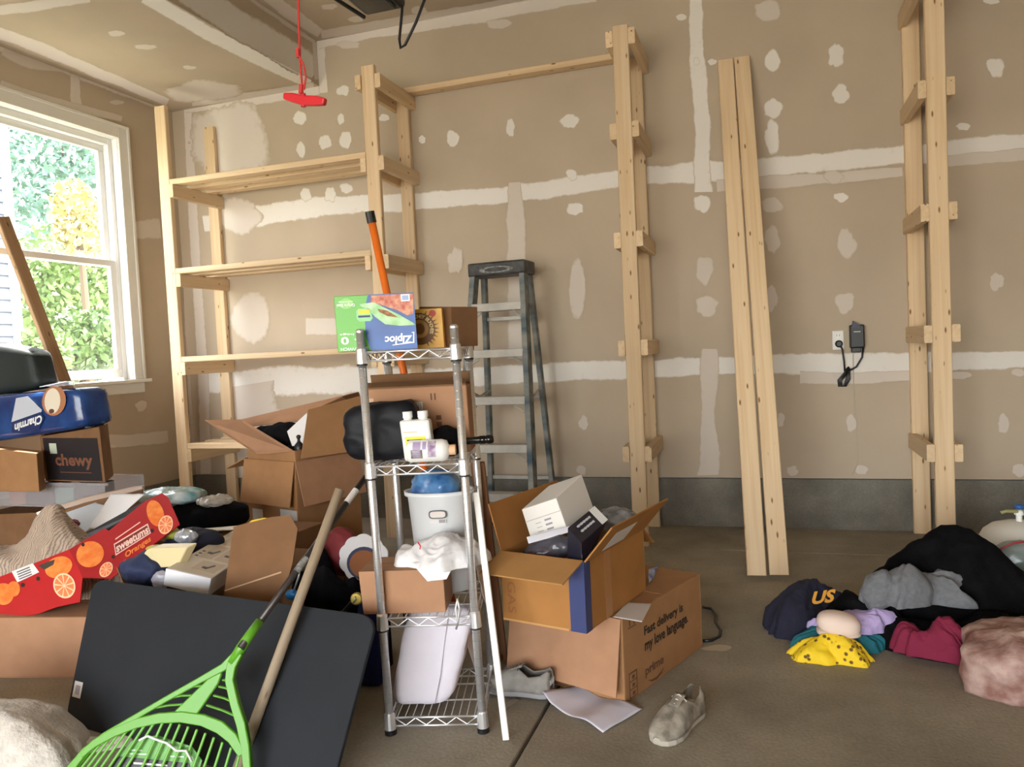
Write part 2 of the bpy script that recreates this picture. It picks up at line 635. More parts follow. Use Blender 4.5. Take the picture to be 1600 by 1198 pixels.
def mound(name, c, a, b, rot, h, seed, m, wr=0.02, freq=7.0, pw=2.2, rings=40, segs=112, ragged=0.2, parent=None, lean=(0, 0), tip=0.75):
    """crumpled cloth lying in a heap: ragged outline, warped folds that overhang a little, closed underside"""
    c = V(c)
    ca, sa = math.cos(rot), math.sin(rot)
    sv = V((seed, seed * 0.37, seed * 1.3))
    vs, fs = [], []
    for i in range(rings + 1):
        q = i / rings
        for j in range(1 if i == 0 else segs):
            t = 2 * math.pi * j / segs
            e = V((math.cos(t), math.sin(t), 0))
            k = 1 + ragged * mnoise.noise(e * 1.5 + sv) + 0.6 * ragged * mnoise.noise(e * 3.4 + sv * 2) + 0.2 * ragged * mnoise.noise(e * 9 + sv)
            x, y = a * q * k * e.x, b * q * k * e.y
            lowm = 0.78 + 0.5 * mnoise.noise(V((x, y, 0)) * (1.6 / max(a, b)) + sv)
            z = h * max(0.0, 1 - q ** pw) ** tip * lowm
            P = V((x, y, z))
            wp_ = P + V((mnoise.noise(P * freq * 0.5 + sv), mnoise.noise(P * freq * 0.5 + sv * 1.7), 0)) * (0.9 / freq)
            g = rid(wp_ * freq * 0.62 + sv) * 0.6 + rid(wp_ * freq * 1.5 + sv * 2) * 0.36 + rid(wp_ * freq * 3.4 + sv) * 0.14
            amp = wr * (1 - q ** 8)
            out = e * (0.75 * q)
            P = P + (out + V((0, 0, 1 - 0.45 * q))) * (g * amp) + V((mnoise.noise(wp_ * freq + sv * 3), mnoise.noise(wp_ * freq + sv * 4), 0)) * (amp * 0.8)
            P.z = max(0.002, P.z)
            gq = 1 - q
            vs.append(c + V((P.x * ca - P.y * sa + lean[0] * gq, P.x * sa + P.y * ca + lean[1] * gq, P.z)))
    for j in range(segs):
        fs.append((0, 1 + j, 1 + (j + 1) % segs))
    for i in range(rings - 1):
        for j in range(segs):
            o, q = 1 + i * segs, 1 + (i + 1) * segs
            j2 = (j + 1) % segs
            fs.append((o + j, q + j, q + j2, o + j2))
    n0 = len(vs)
    e = 1 + (rings - 1) * segs
    for j in range(segs):
        p = vs[e + j].copy()
        p.z = c.z
        vs.append(p)
    for j in range(segs):
        j2 = (j + 1) % segs
        fs.append((e + j, n0 + j, n0 + j2, e + j2))
    fs.append(tuple(n0 + j for j in reversed(range(segs))))
    me = bpy.data.meshes.new(name)
    me.from_pydata([tuple(q) for q in vs], [], fs)
    me.update()
    return link(name, me, m, parent, smooth=True)


def blob(name, c, rx, ry, rz, seed, m, amp=0.03, freq=6.0, sq=2.0, rot=None, parent=None, n=40, flat=None, ridged=True):
    """crumpled closed bag or bundle: a super-ellipsoid with folds"""
    c = V(c)
    rot = rot or Matrix.Identity(3)
    vs, fs = [], []
    for i in range(n + 1):
        ph = math.pi * i / n
        for j in range(2 * n):
            t = math.pi * j / n
            d = V((math.sin(ph) * math.cos(t), math.sin(ph) * math.sin(t), math.cos(ph)))
            k = (abs(d.x) ** sq + abs(d.y) ** sq + abs(d.z) ** sq) ** (-1 / sq)
            p = V((d.x * k * rx, d.y * k * ry, d.z * k * rz))
            w = fold(p, freq, seed) if ridged else mnoise.noise(p * freq + V((seed, seed, seed)))
            w2 = fold(p, freq * 2.4, seed + 9) if ridged else mnoise.noise(p * freq * 2.2 + V((0, seed, 0)))
            p = p + d * (w * 0.7 + w2 * 0.3) * amp
            q = c + rot @ p
            if flat is not None and q.z < flat:
                q.z = flat
            vs.append(q)
    m2 = 2 * n
    for i in range(n):
        for j in range(m2):
            j2 = (j + 1) % m2
            fs.append((i * m2 + j, (i + 1) * m2 + j, (i + 1) * m2 + j2, i * m2 + j2))
    me = bpy.data.meshes.new(name)
    me.from_pydata([tuple(q) for q in vs], [], fs)
    me.update()
    return link(name, me, m, parent, smooth=True)


def sheet(name, quad, m, seed=1, amp=0.01, freq=9.0, th=0.001, nu=24, nv=18, parent=None, curl=None, lift=0.0):
    """thin crumpled sheet spanning four world corners"""
    q = [V(p) for p in quad]
    n = (q[1] - q[0]).cross(q[3] - q[0]).normalized()
    if n.z < 0:
        n = -n
    vs, fs = [], []
    for s in (0, 1):
        for i in range(nu + 1):
            for j in range(nv + 1):
                a, b = i / nu, j / nv
                p = (q[0] * (1 - a) + q[1] * a) * (1 - b) + (q[3] * (1 - a) + q[2] * a) * b
                w = (fold(p, freq, seed) * 0.6 + 0.4 * mnoise.noise(p * freq * 0.6 + V((seed, 0, 0))) + 0.6) * amp
                if curl:
                    w += curl(a, b)
                vs.append(p + n * (w + lift + s * th))
    k = (nu + 1) * (nv + 1)
    for s in (0, 1):
        for i in range(nu):
            for j in range(nv):
                o = s * k + i * (nv + 1) + j
                f = (o, o + nv + 1, o + nv + 2, o + 1)
                fs.append(f if s else tuple(reversed(f)))
    rim = [i * (nv + 1) for i in range(nu + 1)] + [nu * (nv + 1) + j for j in range(1, nv + 1)] + \
          [i * (nv + 1) + nv for i in range(nu - 1, -1, -1)] + [j for j in range(nv - 1, 0, -1)]
    for i in range(len(rim)):
        x, y = rim[i], rim[(i + 1) % len(rim)]
        fs.append((x, y, k + y, k + x))
    me = bpy.data.meshes.new(name)
    me.from_pydata([tuple(p) for p in vs], [], fs)
    me.update()
    return link(name, me, m, parent, smooth=True)


# ================================================================== ROOM
XL, XR, YB, ZH, ZL, XS = -4.25, 3.1, 4.9, 3.43, 3.115, -2.95     # left wall, right wall, back wall, high and low ceiling, step
fl = MB().box((XL - 0.2, FRONT_Y - 0.1, -0.16), (XR - XL + 0.4, 0, 0), (0, YB - FRONT_Y + 0.3, 0), (0, 0, 0.13))
floor = structure('floor', fl, mat('joint_dirt', (52, 44, 36), 0.9))
JX, JY = -0.705, 4.36
for x0, x1, y0, y1 in ((XL - 0.2, JX - 0.006, FRONT_Y - 0.1, JY - 0.004), (JX + 0.006, XR + 0.2, FRONT_Y - 0.1, JY - 0.004),
                       (XL - 0.2, XR + 0.2, JY + 0.004, YB + 0.2)):
    MB().box((x0, y0, -0.04), (x1 - x0, 0, 0), (0, y1 - y0, 0), (0, 0, 0.04)).build('concrete_slab', M_FLOOR, floor, bevel=0.003)

WIN_Y0, WIN_Y1, WIN_Z0, WIN_Z1 = 2.95, 4.35, 1.075, 2.79
wall_back = structure('wall_back', MB().box((XL - 0.2, YB, 0.31), (XR - XL + 0.4, 0, 0), (0, 0.14, 0), (0, 0, 3.3)), M_WALL)
structure('baseboard_back', MB().box((XL - 0.2, YB + 0.012, -0.02), (XR - XL + 0.4, 0, 0), (0, 0.2, 0), (0, 0, 0.322)), M_STEM)
wl = MB()
wl.box((XL - 0.16, FRONT_Y, 0.31), (0.16, 0, 0), (0, WIN_Y0 - FRONT_Y, 0), (0, 0, 3.3))
wl.box((XL - 0.16, WIN_Y1, 0.31), (0.16, 0, 0), (0, YB - WIN_Y1, 0), (0, 0, 3.3))
wl.box((XL - 0.16, WIN_Y0, 0.31), (0.16, 0, 0), (0, WIN_Y1 - WIN_Y0, 0), (0, 0, WIN_Z0 - 0.31))
wl.box((XL - 0.16, WIN_Y0, WIN_Z1), (0.16, 0, 0), (0, WIN_Y1 - WIN_Y0, 0), (0, 0, 3.61 - WIN_Z1))
wall_left = structure('wall_left', wl, M_WALL)
structure('baseboard_left', MB().box((XL - 0.18, FRONT_Y, -0.02), (0.168, 0, 0), (0, YB - FRONT_Y, 0), (0, 0, 0.33)), M_STEM)
structure('wall_right', MB().box((XR, FRONT_Y, -0.02), (0.14, 0, 0), (0, YB - FRONT_Y, 0), (0, 0, 3.6)), M_WALL)
wf = MB()
wf.box((XL - 0.16, FRONT_Y - 0.14, -0.02), (DOOR_X0 - XL + 0.16, 0, 0), (0, 0.14, 0), (0, 0, 3.6))
wf.box((DOOR_X1, FRONT_Y - 0.14, -0.02), (XR - DOOR_X1 + 0.14, 0, 0), (0, 0.14, 0), (0, 0, 3.6))
wf.box((DOOR_X0, FRONT_Y - 0.14, DOOR_Z), (DOOR_X1 - DOOR_X0, 0, 0), (0, 0.14, 0), (0, 0, 3.58 - DOOR_Z))
structure('wall_front', wf, M_WALL)
ce = MB()
ce.box((XS, FRONT_Y, ZH), (XR - XS + 0.1, 0, 0), (0, YB - FRONT_Y, 0), (0, 0, 0.14))
ce.box((XL - 0.1, FRONT_Y, ZL), (XS - XL + 0.1, 0, 0), (0, YB - FRONT_Y, 0), (0, 0, 0.455))
ceiling = structure('ceiling', ce, M_WALL)

# ---- joint compound on the boards: bands over the joints, dabs over the screws
PL_BACK = (V((0, YB, 0)), V((0, -1, 0)), lambda x, y: PY(x, y, YB))
PL_LEFT = (V((XL, 0, 0)), V((1, 0, 0)), lambda x, y: PX(x, y, XL))
PL_LOW = (V((0, 0, ZL)), V((0, 0, -1)), lambda x, y: PZ(x, y, ZL))
PL_HIGH = (V((0, 0, ZH)), V((0, 0, -1)), lambda x, y: PZ(x, y, ZH))
PL_STEP = (V((XS, 0, 0)), V((1, 0, 0)), lambda x, y: PX(x, y, XS))
mud_n = [0]


def feather_mesh(name, vs, fs, feather, m, parent):
    me = bpy.data.meshes.new(name)
    me.from_pydata([tuple(q) for q in vs], [], fs)
    at = me.attributes.new('feather', 'FLOAT', 'POINT')
    at.data.foreach_set('value', feather)
    me.update()
    return link(name, me, m, parent, smooth=True)


def layer():
    mud_n[0] += 1
    return 0.0008 + 0.00006 * (mud_n[0] % 40)


def dab(pl, cx, cy, rx, ry, parent, m=None, seed=None, rag=0.35, name='joint_compound_dab', sharp=1.0):
    p0, n, f = pl
    seed = seed if seed is not None else mud_n[0] * 3.7
    off = n * layer()
    vs, fs, fe = [f(cx, cy) + off], [], [1.0]
    S = 22
    for ring, (q, a) in enumerate(((0.55, 1.0), (0.85, 0.8), (1.12, 0.0))):
        for j in range(S):
            t = 2 * math.pi * j / S
            k = 1 + rag * mnoise.noise(V((math.cos(t) * 1.3 + seed, math.sin(t) * 1.3, seed))) + 0.4 * rag * mnoise.noise(V((math.cos(t) * 4, math.sin(t) * 4 + seed, seed)))
            vs.append(f(cx + rx * q * k * math.cos(t), cy + ry * q * k * math.sin(t)) + off)
            fe.append(a)
    for j in range(S):
        fs.append((0, 1 + j, 1 + (j + 1) % S))
        for r_ in (0, 1):
            a, b, j2 = 1 + r_ * S, 1 + (r_ + 1) * S, (j + 1) % S
            fs.append((a + j, b + j, b + j2, a + j2))
    return feather_mesh(name, vs, fs, fe, m or M_MUD, parent)


def band(pl, pts, parent, m=None, name='joint_compound_band', rag=0.28, step=14.0):
    """pts: (px, py, half width in px); the strip runs across them"""
    p0, n, f = pl
    off = n * layer()
    seed = mud_n[0] * 1.9
    line = []
    for (x0, y0, w0), (x1, y1, w1) in zip(pts, pts[1:]):
        k = max(1, int(math.hypot(x1 - x0, y1 - y0) / step))
        for i in range(k):
            t = i / k
            line.append((x0 + (x1 - x0) * t, y0 + (y1 - y0) * t, w0 + (w1 - w0) * t))
    line.append(pts[-1])
    vs, fs, fe = [], [], []
    for i, (x, y, w) in enumerate(line):
        a, b = line[max(i - 1, 0)], line[min(i + 1, len(line) - 1)]
        dx, dy = b[0] - a[0], b[1] - a[1]
        l = math.hypot(dx, dy) or 1
        nx, ny = -dy / l, dx / l
        up = w * (1 + rag * mnoise.noise(V((i * 0.37, seed, 0))) + 0.5 * rag * mnoise.noise(V((i * 1.1, seed, 4))))
        dn = w * (1 + rag * mnoise.noise(V((i * 0.37, seed, 9))) + 0.5 * rag * mnoise.noise(V((i * 1.1, seed, 14))))
        for s, fv in ((-1.2, 0.0), (-0.85, 0.85), (0, 1.0), (0.85, 0.85), (1.2, 0.0)):
            k = up if s < 0 else dn
            vs.append(f(x + nx * k * s, y + ny * k * s) + off)
            fe.append(fv)
    for i in range(len(line) - 1):
        for j in range(4):
            fs.append((i * 5 + j, i * 5 + j + 1, i * 5 + j + 6, i * 5 + j + 5))
    return feather_mesh(name, vs, fs, fe, m or M_MUD, parent)


band(PL_BACK, [(318, 350, 12), (420, 334, 17), (520, 320, 14), (640, 316, 13), (800, 303, 13), (900, 289, 14), (990, 276, 12), (1110, 268, 17), (1200, 262, 15), (1400, 243, 14), (1610, 222, 16)], wall_back)
band(PL_BACK, [(318, 598, 15), (450, 594, 22), (560, 594, 20), (650, 592, 15), (750, 588, 14), (900, 580, 14), (1100, 572, 14), (1250, 568, 15), (1400, 568, 16), (1610, 560, 13)], wall_back)
band(PL_BACK, [(1250, 590, 9), (1330, 592, 8), (1425, 586, 8)], wall_back, M_MUDT)
band(PL_BACK, [(1480, 252, 8), (1540, 247, 9), (1610, 240, 9)], wall_back, M_MUDT)
band(PL_BACK, [(1120, 290, 9), (1210, 284, 10), (1330, 276, 8), (1410, 268, 7)], wall_back, M_MUDT)
band(PL_BACK, [(1087, -10, 9), (1089, 90, 11), (1096, 170, 12), (1097, 240, 13), (1098, 300, 15)], wall_back)
band(PL_BACK, [(1109, 545, 11), (1108, 590, 14), (1107, 640, 9), (1107, 690, 13), (1109, 742, 17)], wall_back, M_MUDT)
band(PL_BACK, [(803, 285, 9), (806, 330, 13), (807, 400, 15), (809, 480, 14), (811, 560, 17)], wall_back, M_MUDT)
band(PL_BACK, [(390, 600, 34), (398, 650, 38), (402, 745, 36)], wall_back, M_MUDT)
band(PL_BACK, [(293, 168, 6), (302, 340, 7), (318, 600, 8), (322, 740, 8)], wall_back, M_MUDG, rag=0.15)
band(PL_BACK, [(290, 168, 8), (380, 156, 11), (498, 138, 10)], wall_back, M_MUDG, rag=0.2)
band(PL_BACK, [(500, 55, 8), (502, 100, 6), (506, 145, 7)], wall_back, M_MUDG, rag=0.2)
band(PL_BACK, [(497, 66, 10), (580, 52, 8), (700, 34, 9), (840, 8, 10), (930, -8, 10)], wall_back, M_MUDG)
dab(PL_BACK, 362, 220, 66, 60, wall_back, M_MUDG, seed=3.2, rag=0.3)
dab(PL_BACK, 372, 338, 36, 26, wall_back, M_MUDG, seed=5.1)
dab(PL_BACK, 392, 495, 32, 38, wall_back, M_MUDT, seed=4.4, rag=0.15)
band(PL_BACK, [(478, 510, 13), (545, 510, 13)], wall_back, M_MUDT, rag=0.1)
DABS = [(1306, 87, 13, 20), (1313, 147, 15, 15), (1207, 96, 12, 17), (1208, 170, 14, 16), (1206, 213, 11, 28), (1555, 105, 13, 17), (798, 200, 7, 14),
        (890, 190, 14, 11), (708, 217, 11, 13), (894, 273, 9, 9), (898, 326, 14, 10), (1098, 318, 13, 15), (1208, 320, 17, 13), (1322, 381, 15, 22),
        (1208, 375, 13, 22), (1102, 422, 13, 22), (1105, 478, 18, 17), (1320, 473, 16, 17), (1205, 465, 10, 22), (712, 408, 13, 22), (1557, 440, 12, 15),
        (1303, 276, 18, 11), (540, 218, 10, 14), (508, 222, 10, 12), (468, 185, 12, 11), (470, 234, 7, 13), (478, 304, 9, 11), (516, 304, 9, 12),
        (541, 294, 10, 9), (533, 186, 6, 10), (600, 184, 8, 6), (1200, 17, 20, 17), (1330, 661, 8, 14), (1220, 655, 6, 12), (1568, 661, 10, 15),
        (912, 660, 8, 13), (1346, 734, 10, 8), (1238, 735, 10, 8), (908, 735, 8, 8), (1592, 735, 12, 10), (1088, 96, 5, 6), (536, 142, 10, 8), (1314, 308, 11, 8),
        (1505, 198, 12, 6), (660, 218, 6, 6), (1064, 27, 9, 5), (1113, 97, 7, 5), (780, 38, 20, 8), (545, 70, 22, 6), (1548, 2, 12, 6), (1500, 586, 18, 6), (1590, 582, 12, 6)]
for x, y, rx, ry in DABS:
    dab(PL_BACK, x, y, rx, ry, wall_back, M_MUD if rx < 16 and y < 340 else M_MUDT)
dab(PL_BACK, 902, 452, 13, 48, wall_back, M_MUDT, seed=2, rag=0.1)
# left wall
band(PL_LEFT, [(-30, 62, 9), (60, 86, 11), (150, 124, 10), (248, 163, 7)], wall_left, M_MUDG)
band(PL_LEFT, [(116, 112, 8), (117, 150, 8), (122, 176, 9)], wall_left, M_MUDG)
band(PL_LEFT, [(5, 78, 8), (50, 100, 9), (100, 108, 5)], wall_left, M_MUDT)
band(PL_LEFT, [(0, 130, 4), (60, 150, 5), (135, 172, 6), (190, 186, 4)], wall_left, M_MUDT)
band(PL_LEFT, [(280, 172, 5), (290, 420, 6), (305, 720, 7)], wall_left, M_MUDG, rag=0.15)
band(PL_LEFT, [(150, 690, 10), (200, 688, 9), (262, 682, 10)], wall_left, M_MUDT)
band(PL_LEFT, [(212, 360, 14), (250, 356, 14)], wall_left, M_MUDT)
dab(PL_LEFT, 220, 634, 9, 9, wall_left, M_MUDT)
dab(PL_LEFT, 182, 160, 12, 4, wall_left, M_MUDT)
# low ceiling
band(PL_LOW, [(-30, 40, 9), (60, 74, 9), (150, 112, 8), (262, 160, 6)], ceiling, M_MUDG)
band(PL_LOW, [(-20, 18, 8), (60, 8, 8), (140, -4, 7)], ceiling, M_MUDG)
band(PL_LOW, [(226, -6, 11), (326, 52, 11), (416, 98, 10), (484, 131, 7)], ceiling, M_MUD, rag=0.1)
band(PL_LOW, [(300, 160, 5), (390, 150, 6), (490, 133, 5)], ceiling, M_MUDG)
for x, y, rx, ry in ((181, 52, 13, 5), (226, 73, 18, 4), (296, 105, 12, 3)):
    dab(PL_LOW, x, y, rx, ry, ceiling, M_MUDG)
dab(PL_LOW, 315, 143, 62, 17, ceiling, M_MUDG, seed=6.6)
# step between the ceilings
band(PL_STEP, [(290, -16, 22), (385, 46, 22), (470, 96, 20), (494, 110, 14)], ceiling, M_MUD, rag=0.1)
band(PL_STEP, [(380, -18, 10), (450, 30, 10), (494, 62, 8)], ceiling, M_MUDG, rag=0.2)
band(PL_STEP, [(493, 66, 5), (496, 124, 5)], ceiling, M_MUDG, rag=0.1)
# high ceiling
band(PL_HIGH, [(410, -14, 10), (450, 18, 10), (500, 52, 8)], ceiling, M_MUDG)
band(PL_HIGH, [(502, 54, 7), (640, 30, 7), (800, 4, 7), (900, -12, 7)], ceiling, M_MUDG)
for x, y, rx, ry in ((515, 10, 13, 5), (556, 30, 12, 5), (655, 16, 13, 7)):
    dab(PL_HIGH, x, y, rx, ry, ceiling, M_MUDG)
dab((V(), V((0, 0, 1)), lambda x, y: PZ(x, y, 0)), 1120, 1013, 22, 5, floor, mud_mat('floor_splash', (170, 156, 132), 0.5), name='paint_splash')

# ---- window in the left wall
GX = XL - 0.085
window = bpy.data.objects.new('window_1', None)
COL.objects.link(window)
window.matrix_basis = Matrix.Translation(V((XL, (WIN_Y0 + WIN_Y1) / 2, WIN_Z0)))
tag(window, kind='structure')


def wbox(name, x0, x1, y0, y1, z0, z1, m=None, bev=0.003):
    return MB().box((x0, y0, z0), (x1 - x0, 0, 0), (0, y1 - y0, 0), (0, 0, z1 - z0)).build(name, m or M_VINYL, window, bevel=bev)


CW = 0.095
wbox('casing', XL, XL + 0.018, WIN_Y1 - 0.012, WIN_Y1 + CW - 0.012, WIN_Z0 + 0.012, WIN_Z1 + CW - 0.012, M_WHITE)
wbox('casing', XL, XL + 0.018, WIN_Y0 - CW + 0.012, WIN_Y0 + 0.012, WIN_Z0 + 0.012, WIN_Z1 + CW - 0.012, M_WHITE)
wbox('casing', XL, XL + 0.018, WIN_Y0 + 0.012, WIN_Y1 - 0.012, WIN_Z1 - 0.012, WIN_Z1 + CW - 0.012, M_WHITE)
wbox('casing_band', XL + 0.018, XL + 0.028, WIN_Y1 + CW - 0.034, WIN_Y1 + CW - 0.012, WIN_Z0 + 0.012, WIN_Z1 + CW - 0.012, M_WHITE)
wbox('casing_band', XL + 0.018, XL + 0.028, WIN_Y0 - CW + 0.012, WIN_Y1 + CW - 0.034, WIN_Z1 + CW - 0.034, WIN_Z1 + CW - 0.012, M_WHITE)
wbox('sill', XL - 0.10, XL + 0.055, WIN_Y0 - CW - 0.01, WIN_Y1 + CW + 0.012, WIN_Z0 - 0.012, WIN_Z0 + 0.012, M_WHITE)
wbox('apron', XL, XL + 0.016, WIN_Y0 - CW + 0.01, WIN_Y1 + CW - 0.02, WIN_Z0 - 0.085, WIN_Z0 - 0.012, M_WHITE)
wbox('jamb', XL - 0.16, XL, WIN_Y1 - 0.016, WIN_Y1, WIN_Z0 + 0.012, WIN_Z1)
wbox('jamb', XL - 0.16, XL, WIN_Y0, WIN_Y0 + 0.016, WIN_Z0 + 0.012, WIN_Z1)
wbox('jamb', XL - 0.16, XL, WIN_Y0 + 0.016, WIN_Y1 - 0.016, WIN_Z1 - 0.016, WIN_Z1)
wbox('jamb_track', XL - 0.13, XL - 0.045, WIN_Y1 - 0.05, WIN_Y1 - 0.016, WIN_Z0 + 0.012, WIN_Z1 - 0.016)
wbox('jamb_track', XL - 0.13, XL - 0.045, WIN_Y0 + 0.016, WIN_Y0 + 0.05, WIN_Z0 + 0.012, WIN_Z1 - 0.016)
wbox('head_track', XL - 0.13, XL - 0.045, WIN_Y0 + 0.05, WIN_Y1 - 0.05, WIN_Z1 - 0.06, WIN_Z1 - 0.016)
M_GLASS = mat('window_glass', (255, 255, 255), 0.02, alpha=0.06, spec=0.6)
ya, yb = WIN_Y0 + 0.05, WIN_Y1 - 0.05
MEET = 1.905
for nm, z0, z1, x0, x1, rt in (('lower_sash', WIN_Z0 + 0.03, MEET + 0.022, XL - 0.085, XL - 0.05, 0.06), ('upper_sash', MEET - 0.022, WIN_Z1 - 0.06, XL - 0.125, XL - 0.09, 0.045)):
    sa = MB()
    sa.box((x0, ya, z0), (x1 - x0, 0, 0), (0, yb - ya, 0), (0, 0, rt if nm[0] == 'l' else 0.044))
    sa.box((x0, ya, z1 - 0.044), (x1 - x0, 0, 0), (0, yb - ya, 0), (0, 0, 0.044))
    zb = z0 + (rt if nm[0] == 'l' else 0.044)
    sa.box((x0, ya, zb), (x1 - x0, 0, 0), (0, 0.045, 0), (0, 0, z1 - 0.044 - zb))
    sa.box((x0, yb - 0.045, zb), (x1 - x0, 0, 0), (0, 0.045, 0), (0, 0, z1 - 0.044 - zb))
    so = sa.build(nm, M_VINYL, window, bevel=0.003)
    MB().box(((x0 + x1) / 2 - 0.002, ya + 0.045, zb), (0.004, 0, 0), (0, yb - ya - 0.09, 0), (0, 0, z1 - 0.044 - zb)).build('pane', M_GLASS, so)

# ================================================================== OUTDOORS
structure('ground', MB().box((-60, -45, -0.5), (100, 0, 0), (0, 90, 0), (0, 0, 0.3)), mat('yard_grass', (112, 114, 88), 0.9, var=0.2, vscale=0.6))
structure('driveway', MB().box((-6, -16, -0.2), (9, 0, 0), (0, 16 + FRONT_Y - 0.14, 0), (0, 0, 0.18)), mat('driveway_concrete', (176, 170, 160), 0.8, var=0.06, vscale=1.5))
M_SIDING = mat('pale_siding', (66, 76, 94), 0.6)
hs = thing('neighbour_house', 'pale blue-grey clapboard house seen close at the left of the window', 'house', (-9.4, 7.4, -0.2))
hc = PX(19, 330, -9.4)
hy1 = hc.y
MB().box((-13, hy1 - 7.0, -0.2), (3.56, 0, 0), (0, 6.98, 0), (0, 0, 5.6)).build('house_wall', M_SIDING, hs)
for i in range(34):
    z = -0.1 + i * 0.16
    MB().hexa([(-9.44, hy1 - 7, z), (-9.405, hy1 - 7, z), (-9.405, hy1 - 0.1, z), (-9.44, hy1 - 0.1, z),
               (-9.44, hy1 - 7, z + 0.165), (-9.43, hy1 - 7, z + 0.165), (-9.43, hy1 - 0.1, z + 0.165), (-9.44, hy1 - 0.1, z + 0.165)]).build('clapboard', M_SIDING, hs)
MB().box((-9.47, hy1 - 0.1, -0.2), (0.08, 0, 0), (0, 0.12, 0), (0, 0, 5.6)).build('corner_trim', M_VINYL, hs)
MB().hexa([(-13.4, hy1 - 7.3, 5.4), (-9.0, hy1 - 7.3, 5.4), (-9.0, hy1 + 0.3, 5.4), (-13.4, hy1 + 0.3, 5.4),
           (-11.4, hy1 - 7.3, 7.2), (-11.1, hy1 - 7.3, 7.2), (-11.1, hy1 + 0.3, 7.2), (-11.4, hy1 + 0.3, 7.2)]).build('roof', mat('shingles', (96, 92, 90), 0.9), hs)
fh = PX(42, 540, -22)
h2 = thing('far_house', 'small pale far house low in the window between siding and trees', 'house', (fh.x, fh.y, -0.2))
MB().box((fh.x - 5, fh.y - 2.4, -0.2), (5, 0, 0), (0, 3.2, 0), (0, 0, 2.2)).build('house_wall', mat('far_siding', (206, 214, 206), 0.7), h2)
MB().prism([(fh.x + 0.3, fh.y - 2.6, 2.0), (fh.x + 0.3, fh.y + 1.0, 2.0), (fh.x + 0.3, fh.y - 0.8, 2.9)], (-5.6, 0, 0)).build('roof', mat('shingles2', (150, 150, 150), 0.9), h2)


def leaves(name, c, rx, ry, rz, n, size, m, parent, seed):
    r_ = random.Random(seed)
    vs, fs = [], []
    for _ in range(n):
        while True:
            d = V((r_.uniform(-1, 1), r_.uniform(-1, 1), r_.uniform(-1, 1)))
            if d.length < 1:
                break
        d = d * (0.6 + 0.4 * r_.random()) if r_.random() < 0.4 else d.normalized() * r_.uniform(0.75, 1.05)
        k = 1 + 0.3 * mnoise.noise(d * 2.3 + V((seed, 0, 0)))
        p = V(c) + V((d.x * rx * k, d.y * ry * k, d.z * rz * k))
        a = V((r_.gauss(0, 1), r_.gauss(0, 1), r_.gauss(0, 1))).normalized()
        b = a.orthogonal().normalized()
        s = size * r_.uniform(0.6, 1.3)
        o = len(vs)
        vs += [p - a * s, p + b * s * 0.45, p + a * s, p - b * s * 0.45]
        fs.append((o, o + 1, o + 2, o + 3))
    me = bpy.data.meshes.new(name)
    me.from_pydata([tuple(q) for q in vs], [], fs)
    me.update()
    o = link(name, me, m, parent)
    o['kind'] = 'stuff'
    return o


M_BARK = mat('bark', (92, 78, 62), 0.9)
LEAF = {'green': mat('leaf_green', (78, 108, 52), 0.6, rgb2=(112, 138, 82), vscale=3), 'blue': mat('leaf_bluegreen', (62, 98, 84), 0.6, rgb2=(92, 126, 112), vscale=3),
        'yellow': mat('leaf_yellow', (156, 146, 84), 0.6, rgb2=(176, 166, 108), vscale=3), 'dark': mat('leaf_dark', (50, 78, 38), 0.6, rgb2=(84, 112, 58), vscale=3)}
TREES = [('tree', 'tall blue-green leafy tree filling the upper window panes', 100, 230, -17.0, 1.3, 2.0, 3.0, 5200, 'blue', 'tree'),
         ('tree', 'yellow-leaved young tree in front of the green ones in the window', 122, 345, -11.9, 0.36, 0.5, 0.75, 1300, 'yellow', 'tree'),
         ('tree', 'mid green leafy tree behind the lower window sash', 108, 455, -13.9, 0.8, 1.4, 1.2, 4200, 'green', 'tree'),
         ('bush', 'dark green garden bush low in the lower window pane', 128, 540, -10.6, 0.5, 0.72, 0.6, 2400, 'dark', 'bush'),
         ('bush', 'small yellow-green bush at the left foot of the lower pane', 72, 552, -8.55, 0.25, 0.3, 0.35, 1000, 'green', 'bush'),
         ('tree', 'broad green tree at the right edge of the window view', 196, 330, -20.6, 1.4, 2.2, 4.4, 4600, 'dark', 'tree')]
for i, (nm, lab, px, py, x, rx, ry, rz, n, k, cat) in enumerate(TREES):
    c = PX(px, py, x)
    t = thing(nm, lab, cat, (c.x, c.y, -0.2))
    leaves('foliage', c, rx, ry, rz, n, 0.0068 * -x, LEAF[k], t, 11 + i * 7)
    MB().tube([(c.x, c.y, -0.2), (c.x + 0.05, c.y, c.z * 0.5), (c.x, c.y, c.z)], [0.09, 0.07, 0.05]).build('trunk', M_BARK, t)

# ================================================================== TIMBER SHELVING
W2, T2 = 0.089, 0.038
YF = 4.38                                            # front face of the front posts
su = thing('shelving_unit', 'unfinished pine shelving along the tan wall with three uprights and open bays', 'shelf', (-2.3, 4.6, 0))
FR = {'L': -3.905, 'M': -2.29, 'C': -0.70, 'R': 0.87}
RAILZ = (0.58, 1.19, 1.805, 2.42)


def frame(parent, k, ztop, sides, rails, backx):
    x = FR[k]
    board('post', (x, YF + T2 / 2, 0), (x, YF + T2 / 2, ztop), (1, 0, 0), W2, T2, M_PINE, parent)
    board('post', (backx, YB - T2 / 2 - 0.003, 0), (backx, YB - T2 / 2 - 0.003, ztop - 0.02), (1, 0, 0), W2, T2, M_PINE, parent)
    for s in sides:
        for z in rails:
            xx = x + s * (W2 / 2 + T2 / 2 + 0.0005)
            j = rnd.uniform(-0.012, 0.012)
            board('rail', (xx, YF - 0.004 + j, z - W2 / 2), (xx, YB - 0.004, z - W2 / 2), (0, 0, 1), W2, T2, M_PINE, parent)


